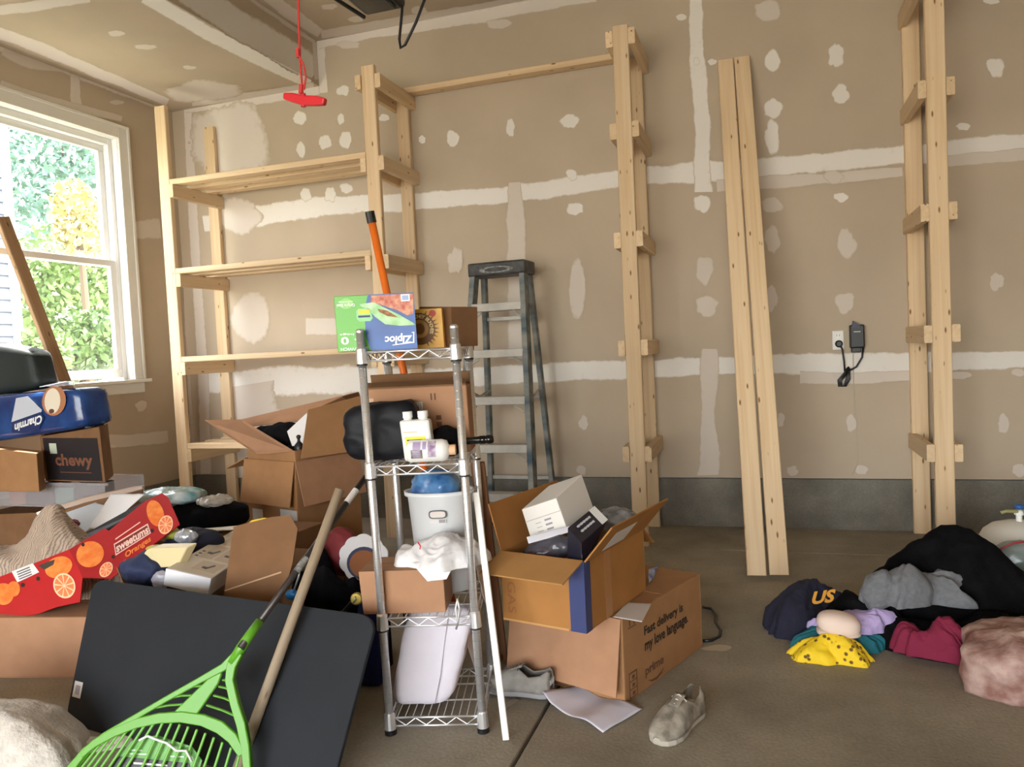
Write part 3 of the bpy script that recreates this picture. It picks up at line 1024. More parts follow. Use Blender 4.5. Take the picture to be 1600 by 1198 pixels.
frame(su, 'L', 2.965, (1,), RAILZ, -3.895)
frame(su, 'M', 2.985, (-1, 1), RAILZ + (2.93,), -2.29)
frame(su, 'C', 2.955, (-1, 1), RAILZ + (2.93,), -0.695)
for z, ys in ((2.42, (0.045, 0.215, 0.385)), (1.805, (0.045, 0.215, 0.385)), (1.19, (0.045, 0.215, 0.385)), (0.58, (0.045, 0.215, 0.385))):
    for y in ys:
        x1 = FR['M'] - W2 / 2 - 0.002 if y < 0.1 else FR['M'] - W2 / 2 - rnd.uniform(0.002, 0.03)
        x0 = FR['L'] + W2 / 2 + 0.002 if y < 0.1 else FR['L'] + W2 / 2 + rnd.uniform(0.0, 0.02)
        board('shelf_board', (x0, YF + y, z + T2 / 2 + 0.001), (x1, YF + y, z + T2 / 2 + 0.001), (0, 1, 0), W2, T2, M_PINE, su)
board('shelf_board', (FR['M'] + 0.05, YB - 0.055, 2.931 + T2 / 2), (FR['C'] - 0.05, YB - 0.055, 2.931 + T2 / 2), (0, 1, 0), W2, T2, M_PINE, su)
sf = thing('shelf_frame', 'freestanding pine shelf frame with stepped rails behind the black clothing pile', 'shelf', (0.87, 4.6, 0))
frame(sf, 'R', 3.0, (-1, 1), RAILZ + (2.95,), 0.845)

# two loose 2x4s leaning on the wall
for nm, lab, f0, f1, t0, t1 in (('leaning_board', 'left of two loose pine boards leaning on the wall', (1168, 903), (1197, 903), (1122, 97), (1145, 95)),
                                ('leaning_board', 'right of two loose pine boards leaning on the wall', (1204, 902), (1231, 902), (1148, 93), (1170, 90))):
    a, b = PZ(*f0, 0.01), PZ(*f1, 0.01)
    c, d = PY(*t0, YB - 0.035), PY(*t1, YB - 0.035)
    lb = thing(nm, lab, 'board', (a + b) / 2, 'loose boards leaning on the wall')
    wd = ((b - a) + (d - c)).normalized()
    board('plank', (a + b) / 2 + V((0, 0, 0.012)), (c + d) / 2, wd, W2, T2, M_PINE, lb)

# old board leaning across the window
p0, p1 = PX(100, 596, -4.02), PX(38, 432, -4.1)
d = (p1 - p0).normalized()
foot = p0 - d * ((p0.z - 0.03) / d.z)
ob = thing('window_board', 'dim brown board leaning across the left of the window', 'board', foot)
board('plank', foot, p0 + d * 1.0, (0, 1, -0.3), 0.085, 0.03, M_OLDW, ob)

# ================================================================== STEPLADDER
LX, LY, LTH, LH = -1.535, 4.60, -0.03, 1.715
lr, lb_ = V((math.cos(LTH), math.sin(LTH), 0)), V((-math.sin(LTH), math.cos(LTH), 0))
lad = thing('stepladder', 'paint-worn blue-grey stepladder with black cap against the wall', 'ladder', (LX, LY, 0))
M_LBLUE = mat('worn_blue_fibreglass', (62, 82, 96), 0.7, rgb2=(150, 150, 142), vscale=9, stretch=(1, 1, 0.35))
M_LALU = mat('worn_aluminium', (176, 172, 164), 0.55, 0.2, var=0.12, vscale=12)


def lpt(u, v, z):
    return V((LX, LY, z)) + lr * u + lb_ * v


def lfr(s, z):
    k = 1 - z / LH
    return lpt(s * (0.158 + 0.10 * k), -0.06 - 0.31 * k, z)


def lre(s, z):
    k = 1 - z / LH
    return lpt(s * (0.15 + 0.075 * k), 0.06 + 0.125 * k, z)


for s in (-1, 1):
    board('front_rail', lfr(s, 0.0), lfr(s, LH - 0.06), lb_, 0.078, 0.034, M_LBLUE, lad, 0.003)
    board('rear_rail', lre(s, 0.0), lre(s, LH - 0.06), lb_, 0.05, 0.03, M_LBLUE, lad, 0.003)
    MB().cbox(lfr(s, 0.03), 0.045, 0.085, 0.06, LTH).build('foot', M_BLACK, lad, bevel=0.006)
    MB().cbox(lre(s, 0.025), 0.035, 0.05, 0.05, LTH).build('foot', M_BLACK, lad, bevel=0.006)
    z = 0.93
    a, b = lfr(s * 0.93, z), lre(s * 0.93, z - 0.02)
    MB().tube([a, (a + b) / 2 + V((0, 0, -0.04)), b], 0.009, 6).build('spreader', M_LALU, lad)
for z in (0.30, 0.585, 0.87, 1.155, 1.44):
    a, b = lfr(-0.94, z), lfr(0.94, z)
    st = MB().box(a - lb_ * 0.04 - V((0, 0, 0.03)), (b - a), lb_ * 0.085, V((0, 0, 0.05))).build('step', M_LALU, lad, bevel=0.003)
    for s in (-1, 1):
        a2, b2 = lfr(s * 0.9, z - 0.075), lfr(s * 0.6, z - 0.022)
        MB().tube([a2 - lb_ * 0.02, b2 - lb_ * 0.02 - V((0, 0, 0.012))], 0.009, 6).build('brace', M_LALU, st)
for z in (0.33, 0.86, 1.37):
    a, b = lre(-0.95, z), lre(0.95, z)
    MB().box(a - lb_ * 0.01 - V((0, 0, 0.012)), (b - a), lb_ * 0.022, V((0, 0, 0.024))).build('rear_rung', M_LALU, lad, bevel=0.002)
cp = MB().box(lpt(-0.19, -0.12, LH - 0.085), lr * 0.38, lb_ * 0.2, V((0, 0, 0.085))).build('top_cap', mat('worn_black_cap', (34, 34, 36), 0.5, rgb2=(70, 70, 70), vscale=22), lad, bevel=0.012, segs=2)
fc = Face(lpt(-0.19, -0.1205, LH - 0.085), lr * 0.38, V((0, 0, 0.085)), -lb_)
fc.poly('scuffed_emblem', [(0.5 + 0.3 * math.cos(t * 0.35), 0.42 + 0.24 * math.sin(t * 0.35)) for t in range(18)], mat('scuffed_grey', (150, 150, 150), 0.6, rgb2=(60, 60, 60), vscale=40), cp)
fc.poly('cap_recess', [(0.5 + 0.2 * math.cos(t * 0.35), 0.42 + 0.15 * math.sin(t * 0.35)) for t in range(18)], mat('worn_black_cap', (34, 34, 36)), cp, off=0.0014)

# ================================================================== OUTLET, CHARGER AND CABLES ON THE WALL
ot = thing('wall_outlet', 'white wall outlet with a black plug in its lower socket', 'outlet', (0.427, YB, 1.13))
a, b = PY(1300, 517, YB), PY(1319, 546, YB)
MB().box((a.x, YB - 0.007, b.z), (b.x - a.x, 0, 0), (0, 0.0066, 0), (0, 0, a.z - b.z)).build('cover_plate', M_WHITE, ot, bevel=0.003)
for zf in (0.74, 0.27):
    z = b.z + (a.z - b.z) * zf
    rc = MB().box((a.x + 0.018, YB - 0.0095, z - 0.016), (b.x - a.x - 0.036, 0, 0), (0, 0.003, 0), (0, 0, 0.032)).build('receptacle', M_VINYL, ot, bevel=0.004)
    if zf > 0.5:
        for dx in (-0.007, 0.007):
            MB().box(((a.x + b.x) / 2 + dx - 0.0012, YB - 0.0101, z - 0.004), (0.0024, 0, 0), (0, 0.001, 0), (0, 0, 0.012)).build('slot', M_BLACK, rc)
pc = PY(1311, 537, YB - 0.03)
ch = thing('battery_charger', 'black wall charger with a bundled black cord beside the outlet', 'charger', PY(1338, 530, YB))
p, q = PY(1326, 508, YB), PY(1350, 543, YB)
MB().box((p.x, YB - 0.055, q.z), (q.x - p.x, 0, 0), (0, 0.054, 0), (0, 0, p.z - q.z)).build('charger_body', M_BLACK, ch, bevel=0.008, segs=2)
p2, q2 = PY(1329, 540, YB), PY(1344, 550, YB)
MB().box((p2.x, YB - 0.045, q2.z), (q2.x - p2.x, 0, 0), (0, 0.04, 0), (0, 0, p2.z - q2.z + 0.005)).build('charger_foot', M_BLACK, ch, bevel=0.004)
MB().prism([PY(1331, 512, YB - 0.06), PY(1344, 512, YB - 0.06), PY(1343, 507, YB - 0.06), PY(1333, 501, YB - 0.06)], (0, 0.03, 0)).build('charger_latch', mat('dark_blue_plastic', (30, 32, 64), 0.4), ch)
MB().box(PY(1334, 519, YB - 0.0565), (0.036, 0, 0), (0, 0.002, 0), (0, 0, 0.005)).build('maker_mark', M_LABEL, ch)
MB().lathe(pc + V((0, 0.018, 0)), (0, -1, 0), [(0.021, 0), (0.021, 0.016), (0.014, 0.024)], 16).build('plug', M_BLACK, ch, smooth=False)
MB().tube([pc, PY(1316, 545, YB - 0.03), PY(1319, 565, YB - 0.02), PY(1320, 580, YB - 0.02)], 0.0055, 6).build('plug_cord', M_BLACK, ch, smooth=True)
MB().tube([PY(1349, 540, YB - 0.03), PY(1347, 558, YB - 0.02), PY(1338, 573, YB - 0.02), PY(1325, 580, YB - 0.02)], 0.0055, 6).build('charger_cord', M_BLACK, ch, smooth=True)
for k in range(5):
    o = (k - 2) * 1.2
    MB().tube([PY(1326, 573, YB - 0.03), PY(1322 + o, 582, YB - 0.03 + 0.004 * k), PY(1312 + o, 594, YB - 0.03), PY(1313 + o, 603, YB - 0.025), PY(1320 + o * 0.6, 603, YB - 0.02), PY(1325 + o, 592, YB - 0.025), PY(1327, 575, YB - 0.03)], 0.0055, 6).build('cord_coil', M_BLACK, ch, smooth=True)
tag(MB().tube([PY(1333, 552, YB - 0.004), PY(1334, 600, YB - 0.004), PY(1336, 640, YB - 0.004), PY(1339, 662, YB - 0.004), PY(1339, 700, YB - 0.004), PY(1340, 725, YB - 0.004), PY(1332, 742, YB - 0.006)], 0.003, 6).build('thin_cable', mat('beige_cable', (190, 180, 160), 0.6)),
    'thin beige cable hanging down the wall below the black charger', 'cable')
tag(MB().tube([PZ(1098, 948, 0.02), PZ(1112, 951, 0.006), PZ(1119, 962, 0.006), PZ(1118, 972, 0.006), PZ(1126, 984, 0.006), PZ(1124, 994, 0.006), PZ(1112, 1000, 0.006), PZ(1098, 1001, 0.006)], 0.006, 6).build('floor_cord', M_BLACK, smooth=True),
    'black cord looping on the floor right of the lower cardboard box', 'cord')

# ================================================================== DOOR OPENER OVERHEAD
oz = 2.72
f0, f1 = PZ(572, 27, oz), PZ(637, 15, oz)
ow = f1.x - f0.x
op = thing('door_opener', 'black garage door opener hung from the ceiling above the beam', 'door opener', (f0.x, f0.y - 0.2, ZH))
MB().box((f0.x, f0.y - 0.36, oz), (ow, 0, 0), (0, 0.36, 0), (0, 0, 0.14)).build('motor_housing', mat('opener_black', (30, 32, 32), 0.35), op, bevel=0.02, segs=2)
MB().box((f0.x + 0.03, f0.y - 0.33, oz - 0.012), (ow - 0.06, 0, 0), (0, 0.29, 0), (0, 0, 0.013)).build('lens_cover', mat('smoked_lens', (52, 58, 56), 0.25), op, bevel=0.008)
for x in (f0.x + 0.02, f1.x - 0.02):
    MB().box((x - 0.014, f0.y - 0.2, oz + 0.13), (0.028, 0, 0), (0, 0.004, 0), (0, 0, ZH - oz - 0.13)).build('hanger_strap', M_LALU, op)
MB().tube([PZ(569, 27, oz - 0.01), PZ(524, -2, oz), PZ(440, -60, oz)], 0.009, 8).build('antenna_bar', M_BLACK, op)
MB().box((f0.x + ow / 2 - 0.03, FRONT_Y + 0.1, oz + 0.16), (0.06, 0, 0), (0, f0.y - 0.36 - FRONT_Y - 0.1 + 0.1, 0), (0, 0, 0.05)).build('drive_rail', M_LALU, op)
cb = [PY(630, -14, f1.y - 0.03), PY(628, 20, f1.y - 0.03), PY(624, 62, f1.y - 0.03), PY(626, 75, f1.y - 0.03), PY(633, 70, f1.y - 0.03), PY(650, 35, f1.y - 0.03), PY(664, -2, f1.y - 0.03), PY(668, -22, f1.y - 0.03)]
MB().tube(cb, 0.0065, 8).build('cable_loop', M_BLACK, op, smooth=True)
hy = 2.45
rh = thing('release_handle', 'red pull handle on a red cord hanging from the ceiling', 'pull handle', PY(475, 155, hy))
M_RED = mat('red_plastic', (214, 40, 52), 0.35)
h = MB()
top = [PY(442, 144, hy), PY(455, 144, hy), PY(474, 148, hy), PY(494, 149, hy), PY(507, 152, hy)]
bot = [PY(441, 154, hy), PY(455, 159, hy), PY(474, 164, hy), PY(494, 164, hy), PY(505, 163, hy)]
h.prism(top + bot[::-1], (0, 0.024, 0))
h.build('handle_bar', M_RED, rh, bevel=0.006, segs=2)
MB().tube([PY(474, 146, hy + 0.01), PY(474, 167, hy + 0.01)], 0.009, 8).build('handle_rib', M_RED, rh)
M_CORD = mat('red_cord', (206, 62, 60), 0.8)
MB().tube([PY(473, 148, hy + 0.01), PY(469, 96, hy + 0.01), PY(467, 40, hy + 0.01), PY(464, -60, hy + 0.01)], 0.004, 6).build('pull_cord', M_CORD, rh)
MB().tube([PY(468, 88, hy), PY(474, 100, hy), PY(478, 120, hy), PY(475, 140, hy)], 0.0035, 6).build('cord_loop', M_CORD, rh)
MB().tube([PY(471, 132, hy), PY(470, 146, hy)], 0.009, 8).build('knot', M_CORD, rh)
MB().tube([PY(465, 76, hy), PY(466, 90, hy)], 0.007, 8).build('knot', M_CORD, rh)


def blobhex(name, c8, seed, m, amp=0.01, freq=8.0, sq=5.0, parent=None, n=22):
    """soft stuffed thing filling the hexahedron c8 (4 bottom, 4 top corners)"""
    c8 = [V(p) for p in c8]
    vs, fs = [], []

    def tri(x, y, z):
        x, y, z = (x + 1) / 2, (y + 1) / 2, (z + 1) / 2
        lo = (c8[0] * (1 - x) + c8[1] * x) * (1 - y) + (c8[3] * (1 - x) + c8[2] * x) * y
        hi = (c8[4] * (1 - x) + c8[5] * x) * (1 - y) + (c8[7] * (1 - x) + c8[6] * x) * y
        return lo * (1 - z) + hi * z
    cc = sum(c8, V()) / 8
    for i in range(n + 1):
        ph = math.pi * i / n
        for j in range(2 * n):
            t = math.pi * j / n
            d = V((math.sin(ph) * math.cos(t), math.sin(ph) * math.sin(t), math.cos(ph)))
            k = (abs(d.x) ** sq + abs(d.y) ** sq + abs(d.z) ** sq) ** (-1 / sq)
            p = tri(d.x * k, d.y * k, d.z * k)
            w = fold(p, freq, seed) * 0.7 + fold(p, freq * 2.4, seed + 4) * 0.3
            vs.append(p + (p - cc).normalized() * w * amp)
    m2 = 2 * n
    for i in range(n):
        for j in range(m2):
            j2 = (j + 1) % m2
            fs.append((i * m2 + j, (i + 1) * m2 + j, (i + 1) * m2 + j2, i * m2 + j2))
    me = bpy.data.meshes.new(name)
    me.from_pydata([tuple(q) for q in vs], [], fs)
    me.update()
    return link(name, me, m, parent, smooth=True)


def hex_px(near, y, far_dy, shift=(0, 0)):
    """near face pixels (bl, br, tr, tl) at distance y -> 8 corners with depth far_dy"""
    ys = y if isinstance(y, (list, tuple)) else [y] * 4
    p = [PY(*q, ys[i]) for i, q in enumerate(near)]
    d = V((shift[0], far_dy, shift[1]))
    return [p[0], p[1], p[1] + d, p[0] + d, p[3], p[2], p[2] + d, p[3] + d]


def solid(name, label, cat, c8, m, bevel=0.001, group=None, body='box_body'):
    root = thing(name, label, cat, (V(c8[0]) + V(c8[1])) / 2, group)
    b = MB().hexa(c8).build(body, m, root, bevel=bevel)
    return root, b


def nface(c8, which='near'):
    c8 = [V(p) for p in c8]
    mid = sum(c8, V()) / 8
    i = {'near': (0, 1, 4), 'right': (1, 2, 5), 'top': (4, 5, 7), 'left': (3, 0, 7)}[which]
    f = Face(c8[i[0]], c8[i[1]] - c8[i[0]], c8[i[2]] - c8[i[0]])
    if f.n.dot(f.O + f.u * 0.5 + f.v * 0.5 - mid) < 0:
        f.n = -f.n
    return f


# ================================================================== CHROME WIRE RACK
RO, RU, RV, RW = V((-1.13, 2.076, 0)), V((0.966, 0.259, 0)), V((-0.259, 0.966, 0)), V((-0.024, 0.0, 1)).normalized()
RW_, RD_ = 0.288, 0.35


def rk(u, v, z):
    return RO + RU * u + RV * v + RW * z


rack = thing('wire_rack', 'narrow four-tier chrome wire rack standing on the concrete', 'shelf', rk(RW_ / 2, RD_ / 2, 0))
M_RING = mat('dark_collar', (40, 40, 42), 0.5)
for u in (0, RW_):
    for v in (0, RD_):
        po = MB().tube([rk(u, v, 0.02), rk(u, v, 1.245)], 0.0125, 14).build('rack_post', M_CHROME, rack, smooth=True)
        MB().lathe(rk(u, v, 1.243), RW, [(0.0128, 0), (0.0128, 0.006), (0.008, 0.011)], 14).build('post_cap', M_CHROME, po)
        MB().lathe(rk(u, v, 0.0), RW, [(0.019, 0), (0.019, 0.012), (0.01, 0.016), (0.01, 0.03)], 12).build('levelling_foot', M_BLACK, po)
        g = MB()
        for i in range(1, 46):
            g.lathe(rk(u, v, 0.02 + i * 0.0265), RW, [(0.0127, 0), (0.0127, 0.0012)], 12)
        tag(g.build('groove_ring', mat('chrome_groove', (196, 198, 202), 0.4, 0.9), po), kind='stuff')
for zt in (0.05, 0.362, 0.832, 1.182):
    sh = thing('rack_shelf', None, None, rk(RW_ / 2, RD_ / 2, zt))
    attach(sh, rack)
    rim, tr, wires = MB(), MB(), MB()
    cs = [(0, 0), (RW_, 0), (RW_, RD_), (0, RD_)]
    for i in range(4):
        (u0, v0), (u1, v1) = cs[i], cs[(i + 1) % 4]
        a, b = rk(u0, v0, zt), rk(u1, v1, zt)
        dn = RW * -0.026
        rim.tube([a, b], 0.0032, 6)
        rim.tube([a + dn, b + dn], 0.0032, 6)
        n = 8 if i % 2 == 0 else 10
        zz = []
        for k in range(n + 1):
            q = a.lerp(b, 0.06 + 0.88 * k / n)
            zz.append(q + (dn * 0.93 if k % 2 else dn * 0.07))
        tr.tube(zz, 0.002, 5)
    for k in range(1, 12):
        u = RW_ * k / 12
        wires.tube([rk(u, 0, zt + 0.002), rk(u, RD_, zt + 0.002)], 0.0017, 5)
    for v in (RD_ / 3, 2 * RD_ / 3):
        wires.tube([rk(0, v, zt - 0.002), rk(RW_, v, zt - 0.002)], 0.003, 6)
    rim.build('rim', M_CHROME, sh, smooth=True)
    tr.build('truss_wire', M_CHROME, sh, smooth=True)
    tag(wires.build('wire_mat', M_CHROME, sh, smooth=True), kind='stuff')
    for u, v in cs:
        MB().lathe(rk(u, v, zt - 0.034), RW, [(0.0185, 0), (0.0165, 0.045), (0.0135, 0.05)], 14).build('corner_collar', M_CHROME, sh)
        MB().lathe(rk(u, v, zt - 0.04), RW, [(0.0165, 0), (0.0165, 0.008)], 12).build('collar_ring', M_RING, sh)

ZT = [rk(0, 0, z).z for z in (0.055, 0.367, 0.837, 1.187)]

# -------- top tier
def rack_box(u0, u1, v0, v1, z, h, tilt=0.0):
    P = lambda u, v, q: rk(u, v, q)
    return [P(u0, v0, z), P(u1, v0, z), P(u1, v1, z), P(u0, v1, z), P(u0 + tilt, v0, z + h), P(u1 + tilt, v0, z + h), P(u1 + tilt, v1, z + h), P(u0 + tilt, v1, z + h)]


def u_at(px, py, v):
    """rack coordinate u where the pixel's ray meets the plane at depth v"""
    p0 = rk(0, v, 0)
    return (PP(px, py, p0, RV) - p0).dot(RU)


GREEN = mat('print_green', (92, 176, 52), 0.4)
BLUE = mat('print_blue', (22, 92, 176), 0.4, rgb2=(12, 66, 140), vscale=6)
WHITEP = mat('print_white', (238, 240, 240), 0.5)
bx = rack_box(u_at(541, 550, 0.03), u_at(666, 546, 0.03), 0.03, 0.155, 1.187, 0.172)
for q in bx[2:4] + bx[6:8]:
    q -= RU * 0.028
zb, zbb = solid('sandwich_bag_box', 'green and blue sandwich bag box lying upside down on the rack', 'box', bx, GREEN, 0.0015)
f = nface(bx)
edge = [(1.0, 0.0), (0.42, 0.0), (0.395, 0.1), (0.375, 0.22), (0.365, 0.36), (0.37, 0.52), (0.38, 0.7), (0.4, 0.86), (0.43, 1.0), (1.0, 1.0)]
f.poly('blue_panel', edge, BLUE, zb, 0.0005)
f.poly('food_photo', [(0.47, 0.98), (0.46, 0.86), (0.6, 0.8), (0.78, 0.7), (0.9, 0.6), (0.98, 0.62), (0.995, 0.98)], mat('food_red', (178, 66, 52), 0.5, rgb2=(214, 156, 122), vscale=60), zb, 0.0011)
f.poly('bag_picture', [(0.32, 0.84), (0.5, 0.86), (0.62, 0.76), (0.8, 0.62), (0.97, 0.46), (0.99, 0.42), (0.8, 0.42), (0.62, 0.46), (0.5, 0.6), (0.42, 0.74), (0.33, 0.8)], mat('bag_green', (112, 178, 92), 0.35, rgb2=(176, 210, 160), vscale=20), zb, 0.0017)
f.poly('sandwich_picture', [(0.54, 0.74), (0.66, 0.7), (0.76, 0.6), (0.78, 0.57), (0.66, 0.6), (0.56, 0.68)], mat('bread', (176, 122, 76), 0.6, rgb2=(120, 70, 40), vscale=70), zb, 0.0023)
f.poly('value_badge', [(0.27, 0.58), (0.3, 0.53), (0.44, 0.53), (0.47, 0.58), (0.45, 0.73), (0.42, 0.76), (0.3, 0.76), (0.27, 0.72)], mat('badge_green', (132, 200, 132), 0.4), zb, 0.0017)
f.rect('badge_strip', 0.3, 0.66, 0.44, 0.735, mat('print_yellow', (238, 208, 40), 0.5), zb, 0.0023)
f.rect('badge_zip', 0.29, 0.6, 0.44, 0.635, mat('print_navy', (26, 46, 96), 0.5), zb, 0.0023)
f.rect('picture_box', 0.84, 0.85, 0.95, 0.975, WHITEP, zb, 0.0017)
f.rect('picture_bag', 0.855, 0.87, 0.935, 0.955, mat('pale_blue', (150, 170, 214), 0.5), zb, 0.0022)
f.text('brand_lettering', 'Ziploc', 0.6, 0.1, 0.945, 0.285, WHITEP, zb, rot=2, bold=0.035, off=0.0022, shear=0.12)
f.poly('brand_swoosh', [(0.69, 0.075), (0.965, 0.105), (0.975, 0.3), (0.945, 0.3), (0.94, 0.285), (0.96, 0.285), (0.95, 0.125), (0.69, 0.09)], WHITEP, zb, 0.0016)
f.text('kind_lettering', 'SANDWICH', 0.04, 0.02, 0.385, 0.075, WHITEP, zb, rot=2, bold=0.02, off=0.0016)
f.text('count_digit', '0', 0.05, 0.13, 0.15, 0.27, WHITEP, zb, rot=2, bold=0.03, off=0.0016)
f.text('count_digit', '4', 0.225, 0.13, 0.33, 0.27, WHITEP, zb, rot=2, bold=0.03, off=0.0016)
f.text('bags_lettering', 'bags', 0.04, 0.29, 0.22, 0.335, WHITEP, zb, rot=2, bold=0.01, off=0.0016)
f.text('seal_lettering', "Grip'n Seal", 0.03, 0.8, 0.26, 0.875, WHITEP, zb, rot=2, bold=0.02, off=0.0016)
f.text('seal_note', 'technology', 0.05, 0.875, 0.24, 0.915, WHITEP, zb, rot=2, bold=0.01, off=0.0016)
f.disc('seal_ring', 0.15, 0.86, 0.0165, mat('pale_green', (140, 204, 110), 0.5), zb, 0.0009, sx=1.3)

bx = rack_box(u_at(640, 544, 0.17), u_at(707, 541, 0.17), 0.17, 0.225, 1.187, 0.128)
hb, _ = solid('cereal_box', 'yellow cereal box with a dark sunburst ring beside the green bag box', 'box', bx, mat('cereal_yellow', (226, 158, 48), 0.5, rgb2=(238, 190, 96), vscale=12), 0.001)
f = nface(bx)
SB = mat('sun_brown', (120, 74, 36), 0.5)
f.disc('sunburst_ring', 0.45, 0.5, 0.052, SB, hb, 0.0005, n=32)
f.disc('sunburst_inner', 0.45, 0.5, 0.03, mat('sun_tan', (196, 140, 76), 0.5), hb, 0.0011, n=32)
f.disc('sunburst_core', 0.45, 0.5, 0.018, SB, hb, 0.0017, n=24)
for k in range(28):
    t = 2 * math.pi * k / 28
    c, s = math.cos(t), math.sin(t)
    lu, lv = f.u.length, f.v.length
    pts = [(0.45 + (q * c + w * s) / lu, 0.5 + (q * s - w * c) / lv) for q, w in ((0.05, 0.003), (0.05, -0.003), (0.066, 0.0))]
    if all(0.01 < a < 0.99 and 0.01 < b < 0.99 for a, b in pts):
        f.poly('sun_ray', pts, SB, hb, 0.0006)
for k, ch_ in enumerate('HONEY BUNCHES'):
    if ch_ == ' ':
        continue
    t = math.pi * 0.62 - k * 0.19
    c, s = math.cos(t), math.sin(t)
    lu, lv = f.u.length, f.v.length
    ctr = f.pt(0.45 + 0.041 * c / lu, 0.5 + 0.041 * s / lv)
    ru, rv = f.u.normalized(), f.v.normalized()
    tx, ty = ru * s - rv * c, ru * c + rv * s
    Face(ctr - tx * 0.005 - ty * 0.006, tx * 0.01, ty * 0.012, f.n).text('ring_letter', ch_, 0, 0, 1, 1, mat('cereal_cream', (244, 214, 150), 0.5), hb, bold=0.03, off=0.0018)
f.disc('red_spot', 0.78, 0.88, 0.011, mat('berry_red', (190, 60, 44), 0.5), hb, 0.0009)

p = [PY(655, 541, 2.34), PY(706, 540, 2.34), PY(705, 479, 2.34), PY(655, 479, 2.34)]
dv = V((0.055, 0.10, 0.0))
bx = [p[0], p[1], p[1] + dv, p[0] + dv, p[3], p[2], p[2] + dv, p[3] + dv]
for q in bx[:4]:
    q.z = ZT[3] + 0.001
bb, _ = solid('cardboard_box', 'plain brown cardboard box at the back of the rack top behind the cereal', 'box', bx, M_CARDD, 0.0015)

# long orange pole standing behind the rack
a, b = PY(578, 333, 2.52), PY(628, 568, 2.60)
d = (b - a).normalized()
foot = b + d * ((b.z - 0.004) / -d.z)
po = thing('orange_pole', 'orange fibreglass tool pole with black grip rising behind the chrome rack', 'pole', foot)
MB().tube([a + d * 0.03, foot], 0.0145, 12).build('pole_shaft', mat('orange_fibreglass', (226, 112, 34), 0.35), po, smooth=True)
MB().tube([a - d * 0.006, a + d * 0.035], 0.0175, 12).build('pole_grip', M_BLACK, po)

# -------- second tier
z2 = 0.839
bx = rack_box(u_at(583, 715, 0.2), u_at(745, 705, 0.2), 0.2, 0.335, z2, 0.222)
bx = [q.copy() for q in bx]
cb2, _ = solid('shipping_box', 'worn pinkish cardboard box with torn top flaps on the second tier', 'box', bx, M_CARDP, 0.002)
f = nface(bx)
f.rect('shipping_label', 0.46, 0.55, 0.57, 0.78, M_LABEL, cb2)
for k in range(5):
    f.rect('label_stripe', 0.468 + k * 0.02, 0.57, 0.474 + k * 0.02, 0.77, mat('label_grey', (150, 144, 150), 0.7), cb2, 0.0012)
f.text('arrow_mark', 'II', 0.65, 0.8, 0.7, 0.9, M_INKB, cb2)
for k in range(4):
    f.rect('printed_symbol', 0.69, 0.5 - k * 0.1, 0.74, 0.57 - k * 0.1, M_INKB, cb2)
    f.rect('printed_symbol', 0.35, 0.75 - k * 0.1, 0.42, 0.8 - k * 0.1, M_INKB, cb2)
f.rect('torn_spot', 0.05, 0.78, 0.1, 0.86, mat('torn_paper', (214, 176, 150), 0.8), cb2)
n_, f_ = (bx[4], bx[5]), (bx[7], bx[6])
up = RW
flap_slab(n_[0], n_[1], RV, up, 14, 0.06).build('flap', M_CARDD, cb2)
flap_slab(f_[0], f_[1], -RV, up, 62, 0.05).build('flap', M_CARDD, cb2)
MB().box(bx[4] + RU * 0.01 + RV * 0.01 + RW * 0.0003, (bx[5] - bx[4]) - RU * 0.02, RV * 0.11, RW * 0.001).build('opening_shade', M_BLACK, cb2)  # black sheet on the solid box, painted shade for its open inside

blb = MB()
c = rk(0.025, 0.125, z2 + 0.09)
bb_ = blob('handbag', c, 0.115, 0.068, 0.082, 3.3, mat('black_leather', (20, 21, 27), 0.55, spec=0.25, bump=0.1, bscale=120), amp=0.016, freq=9, sq=5, rot=Matrix.Rotation(R(15), 3, 'Z') @ Matrix.Rotation(R(-6), 3, 'Y'), flat=rk(0, 0, z2).z + 0.001)
tag(bb_, 'slouchy black leather-look bag beside the white jugs on the rack', 'bag')

u0, u1 = u_at(641, 715, 0.035), u_at(688, 712, 0.035)
um = (u0 + u1) / 2
jw = u1 - u0
M_JUG = mat('white_jug', (226, 226, 222), 0.4)
jg = thing('twin_neck_bottle', 'white twin-neck measuring bottle with yellow label on the second tier', 'bottle', rk(um, 0.06, z2))
jb = rack_box(u0, u1, 0.035, 0.085, z2, 0.128, -0.008)
jb_ = MB().hexa(jb)
jb_.build('bottle_body', M_JUG, jg, bevel=0.008, segs=2)
fj = nface(jb)
fj.rect('yellow_label', 0.12, 0.3, 0.8, 0.6, mat('label_yellow', (240, 222, 40), 0.5), jg)
for k in range(3):
    fj.rect('label_line', 0.18 + 0.1 * (k % 2), 0.34 + k * 0.08, 0.5 + 0.09 * k, 0.37 + k * 0.08, M_INK, jg, 0.0012)
fj.rect('lower_label', 0.12, 0.05, 0.8, 0.28, WHITEP, jg)
fj.rect('level_mark', 0.1, 0.7, 0.55, 0.72, mat('amber', (206, 170, 120), 0.5), jg)
for du in (0.24, 0.76):
    nb = rk(u0 + jw * du - 0.008, 0.06, z2 + 0.125)
    MB().lathe(nb, RW, [(0.016, 0), (0.014, 0.01)], 16).build('neck', M_JUG, jg)
    MB().lathe(nb + RW * 0.009, RW, [(0.0165, 0), (0.0165, 0.018), (0.015, 0.02)], 20).build('cap', M_VINYL, jg)
lb0, lb1 = rk(u_at(647, 703, 0.0), 0.0, z2 + 0.036), rk(u_at(722, 703, 0.0), 0.0, z2 + 0.036)
ax = (lb1 - lb0).normalized()
ln = (lb1 - lb0).length
lying = thing('lying_bottle', 'white bottle with purple label lying on its side at the rack edge', 'bottle', lb0)
